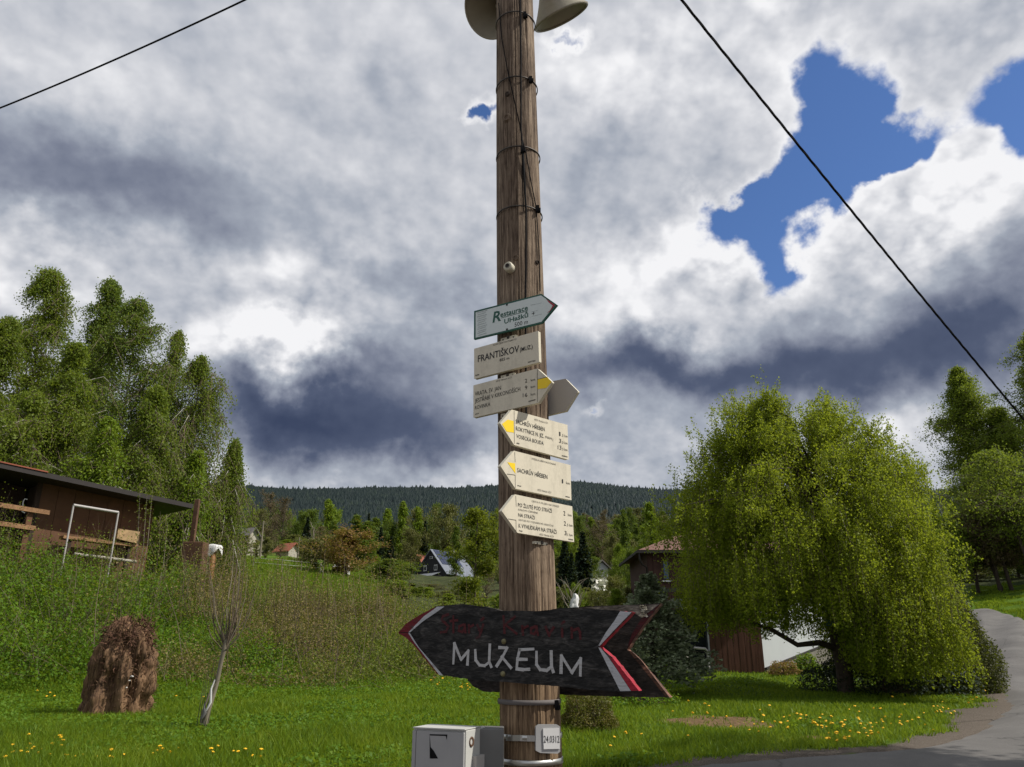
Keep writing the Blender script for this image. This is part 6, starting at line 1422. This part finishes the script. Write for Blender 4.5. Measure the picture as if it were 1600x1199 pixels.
# faded dark red first line: Starý Kravín
for pts in ([(350, 140), (322, 150), (314, 170), (335, 188), (352, 205), (340, 232), (310, 238)], [(378, 150), (378, 238)], [(362, 176), (400, 172)], [(432, 196), (410, 205), (408, 230), (428, 236), (440, 214), (440, 196), (444, 238)],
            [(462, 198), (464, 238)], [(464, 212), (486, 198)], [(508, 198), (522, 230)], [(540, 196), (520, 262), (502, 270)], [(528, 172), (542, 160)],
            [(650, 150), (656, 240)], [(712, 152), (660, 196), (722, 244)], [(752, 204), (756, 250)], [(756, 216), (782, 204)], [(822, 206), (800, 216), (800, 242), (818, 248), (830, 226), (830, 206), (838, 252)],
            [(880, 208), (898, 256), (922, 210)], [(968, 214), (970, 262)], [(966, 192), (980, 180)], [(1020, 214), (1022, 266)], [(1024, 228), (1056, 216), (1066, 236), (1068, 272)]):
    stroke(s, pl, pts, 13, 'paint_red_dull')
M['bolt'] = simple('bolt', (.22, .20, .10), .5, .4, 60, metal=.3)
for c in ((652, 287), (647, 463)):
    u, z = pl.hit(*z3(c)); m2 = MB(); m2.lathe([(0, .010), (.009, .008), (.0125, .003), (.013, 0)], 14, M4=Matrix.Translation(pl.w(u, z, .001) - s.location) @ pl.n.to_track_quat('Z', 'Y').to_matrix().to_4x4()); m2.build('bolt', M['bolt'], s)
s2 = signroot('rear_arrow_board', PM2, z3, (1000, 340), 'second dark arrow board behind the pole with a grey weathered forked right end'); 
rear = [(455, 430), (470, 360), (700, 180), (960, 108), (1100, 96), (1300, 88), (1503, 80), (1410, 196), (1320, 330), (1380, 385), (1552, 592), (1300, 588), (1000, 578), (760, 568), (545, 560), (490, 535), (455, 500)]
q = mboard(s2, PM2, rear, .05, [M['museum_dark'], M['museum_rim']], 'rear_board', 4, 5)
flat(s2, PM2, z3, [(965, 110), (1300, 90), (1498, 83), (1400, 158), (1352, 128), (1100, 106)], 'museum_back', .0015, 'bare_wood_strip')  # bare grey wood, colour lightened as lit above the front board's shadow
flat(s2, PM2, z3, [(1500, 84), (1412, 196), (1330, 318), (1322, 322), (1350, 240), (1402, 160)], 'paint_red_dull', .0018, 'red_border')
flat(s2, PM2, z3, [(1324, 334), (1348, 342), (1400, 392), (1550, 588), (1530, 586), (1396, 420)], 'museum_rim', .0018, 'bare_edge')  # brown lower cut end, painted paler on the face as if sunlit
rg = np.random.default_rng(5); C = np.array([list(PM2.w(*PM2.hit(*z3((1395 + 38 * rg.random(), 92 + 60 * rg.random()))), .004 + .004 * rg.random())) for _ in range(70)]); C2 = C - np.array(list(s2.location)); V, Fc = leaf_cloud(rg, C2, .014)
lo = link('lichen', arr_mesh('lichen', V, Fc, [M['cream_edge']]), s2); lo['kind'] = 'stuff'

# ------------------------------------------------------------------ cabinet, plates on the lower pole
def cabinet():
    ang = R(24); c0 = at(727, 1142, 3.70); d = Vector((math.cos(ang), -math.sin(ang), 0)); n = Vector((-math.sin(ang), -math.cos(ang), 0))
    pc = Plane(c0.x, c0.y, d.x, d.y); pc.n = n; uL = pc.hit(645.5, 1142)[0]; top = c0.z; bot = top - .52
    r = empty('meter_cabinet', (c0.x, c0.y, bot), 0, 'grey-white metal cabinet fixed to the lower left of the pole', 'cabinet')
    def P(mb, nm, mat, b=.004): mb.v = [tuple(Vector(v) - r.location) for v in mb.v]; o = mb.build(nm, mat, r); bevel(o, b) if b else None; return o
    mb = MB(); slab(mb, pc, [(uL, bot), (0, bot), (0, top), (uL, top)], -.20, -.008); P(mb, 'cabinet_body', M['cabinet'])
    mb = MB(); slab(mb, pc, [(uL + .022, bot + .01), (-.004, bot + .01), (-.004, top - .008), (uL + .022, top - .008)], -.0075, .006); P(mb, 'cabinet_door', M['plate_grey'])
    mb = MB(); slab(mb, pc, [(uL, bot), (uL + .018, bot), (uL + .018, top - .008), (uL, top - .008)], -.0075, .004); P(mb, 'hinge_strip', M['plate_grey'], .002)
    mb = MB(); slab(mb, pc, [(uL, top + .001), (.0, top + .001), (.0, top + .006), (uL, top + .006)], -.16, .004); P(mb, 'cabinet_top', M['cabinet'], .002)
    f = lambda pts, mat, off, nm: flat(r, pc, z3, pts, mat, off, nm)
    f([(252, 790), (348, 792), (346, 900), (300, 922), (252, 920)], 'plate_grey', .0065, 'sticker'); f([(252, 790), (258, 860), (275, 880), (298, 922), (253, 922)], 'black_rubber', .0072, 'torn_sticker'); f([(252, 790), (348, 792), (345, 822), (340, 800), (254, 797)], 'black_rubber', .0074, 'torn_sticker')
    # side fittings (side wall faces right)
    side = Plane(c0.x, c0.y, -n.x, -n.y); side.n = d
    def sp(u0, z0, u1, z1_, t, nm, mat): mb = MB(); slab(mb, side, [(u0, z0), (u1, z0), (u1, z1_), (u0, z1_)], .001, t); P(mb, nm, mat, .003)
    sp(.075, top - .27, .16, top - .11, .02, 'lock_plate', M['back_grey'])
    m2 = MB(); m2.lathe([(0, .03), (.018, .03), (.022, .022), (.022, 0)], 14, M4=Matrix.Translation(side.w(.118, top - .19, .02)) @ d.to_track_quat('Z', 'Y').to_matrix().to_4x4()); P(m2, 'lock', M['black_rubber'], 0)
    m2 = MB(); m2.lathe([(.012, .002), (.02, .005), (.022, .002)], 14, M4=Matrix.Translation(side.w(.06, top - .05, .0)) @ d.to_track_quat('Z', 'Y').to_matrix().to_4x4()); P(m2, 'rust_ring', M['rust'], 0)
    # mounting box between cabinet and pole
    e0 = side.w(.13, 0, 0); q0 = Vector((pax(1.2) - prad(1.2) + .02, e0.y + .02, 0)); mb = MB(); mb.box(((e0.x + q0.x) / 2, e0.y + .09, top - .055 - .20), (q0.x - e0.x, .15, .50)); P(mb, 'mounting_box', M['cabinet_dark'])
    mb = MB(); mb.box((q0.x - .035, e0.y - .01, top - .32), (.07, .06, .22)); P(mb, 'mounting_clamp', M['plate_grey'])
cabinet()
def numberplate():
    a = onpole(856, 1155, .012); dn = Vector((a.x - pax(a.z), a.y - PY, 0)).normalized(); dn = (dn + Vector((0, -.55, 0))).normalized(); d = Vector((-dn.y, dn.x, 0))
    pn = Plane(a.x + dn.x * .008, a.y + dn.y * .008, d.x, d.y); pn.n = dn
    s = signroot('number_plate', pn, z3, (890, 815), 'small grey tag with white label 24.0312 strapped to the pole')
    plate(s, pn, z3, [(825, 750), (842, 738), (940, 738), (958, 750), (958, 886), (944, 897), (850, 893), (825, 880)], 'plate_grey', .012, 'tag_plate', bev=.003)
    plate(s, pn, z3, [(862, 760), (950, 757), (953, 870), (866, 872)], 'white_paint', .004, 'label_plate', bev=.001, off=.005)
    letter(s, pn, z3, '24.0312', (866, 836), (951, 836), 40, 'ink', 0, .0, off=.0062)
    mb = MB(); P_ = [onpole(600 + x / 3.478, 920 + y / 3.478, .012) - s.location for x, y in ((662, 810), (700, 812), (740, 812), (790, 814), (835, 815))]
    for k in range(len(P_) - 1): v = Vector((0, 0, .013)); mb.add([P_[k] - v, P_[k + 1] - v, P_[k + 1] + v, P_[k] + v], [(0, 1, 2, 3)])
    mb.build('strap', M['steel'], s)
numberplate()

# ------------------------------------------------------------------ loudspeakers
def horn(name, label, px, py, Y, nrm, rad, L=.42):
    c = at(px, py, Y); n = Vector(nrm).normalized(); r = empty(name, c, 0, label, 'loudspeaker')
    rot = n.to_track_quat('Z', 'Y').to_matrix().to_4x4(); pr = []
    for k in range(18): t = k / 17; pr.append((rad * (.13 + .87 * t ** 1.9), -L * (1 - t)))
    out = pr + [(rad + .010, .004), (rad + .010, -.010), (rad - .004, -.012)] 
    mb = MB(); mb.lathe(pr, 48, M4=rot); mb.lathe([(a + .006, z - .004) for a, z in pr][::-1], 48, M4=rot); o = mb.build('bell', M['horn'], r)
    mb = MB(); ring = [(rad - .002 + .008 * math.cos(a), .008 * math.sin(a)) for a in [i * 6.2832 / 8 for i in range(9)]]; mb.lathe(ring, 48, M4=rot); mb.build('rim', M['horn'], r)
    mb = MB(); mb.lathe([(0, -L * .25), (.02, -L * .27), (.05, -L * .45), (.055, -L * .8), (.02, -L * .98)], 24, M4=rot); mb.build('phase_plug', M['horn'], r)
    mb = MB(); mb.lathe([(.05, -L + .01), (.07, -L - .02), (.075, -L - .14), (.05, -L - .17), (0, -L - .17)], 24, M4=rot); mb.build('driver', M['plate_grey'], r)
    b = c - n * (L + .05); q = Vector((pax(b.z), PY + prad(b.z) * .8, b.z)); mb = MB(); mb.tube([b - c, q - c], .018, 8); mb.build('mounting_arm', M['band_steel'], r)
horn('loudspeaker', 'left grey-cream loudspeaker horn behind the top of the pole', 767, 11, 4.46, (-.45, -.60, -.66), .218)
horn('loudspeaker', 'right grey-cream loudspeaker horn, tilted down behind the top of the pole', 877, 27, 4.40, (.41, .44, -.81), .205)
bpy.data.objects['loudspeaker.001'].name = 'loudspeaker.001'

# ------------------------------------------------------------------ overhead cables
def overhead(name, label, A, B, sag, r, ext0=.3, ext1=.5, twist=False):
    A = Vector(A); B = Vector(B); pts = []
    for k in range(61):
        t = -ext0 + (1 + ext0 + ext1) * k / 60; p = A.lerp(B, t); p.z -= sag * 4 * t * (1 - t); pts.append(p)
    o0 = pts[0].copy(); root = empty(name, o0, 0, label, 'cable')
    if twist:
        P = []
        for k in range(len(pts) - 1):
            for j in range(7): P.append(pts[k].lerp(pts[k + 1], j / 7))
        for ph in (0, 2.094, 4.189):
            mb = MB(); mb.tube([p - o0 + Vector((math.cos(ph + i * .55) * r * .55, 0, math.sin(ph + i * .55) * r * .55)) for i, p in enumerate(P)], r * .62, 5); mb.build('strand', M['black_rubber'], root)
    else:
        mb = MB(); mb.tube([p - o0 for p in pts], r, 6); mb.build('strand', M['black_rubber'], root)
overhead('overhead_cable', 'thick twisted black cable crossing the sky on the right', at(1065, 0, 7.0), at(1600, 656, 12.0), .05, .0165, .8, 1.6, True)
overhead('overhead_cable', 'thin black cable crossing the upper left corner of the sky', at(383, 0, 8.5), at(0, 169, 10.5), .05, .0145, 1.0, 1.5)

# broad tree beside the lane, right of the camera, whose shade falls on the asphalt
def shade_tree():
    mb, vf, tv = broadleaf(91, 13, 3.1, 6.0, 30, 14, 18000, .17, 'dome', trunk_r=.2)
    add_tree('roadside_tree', 13.6, 8.3, 'broadleaf tree beside the lane casting shade over the asphalt', None, (mb, vf, tv), 'leaf_birch', 'bark_dark')
shade_tree()
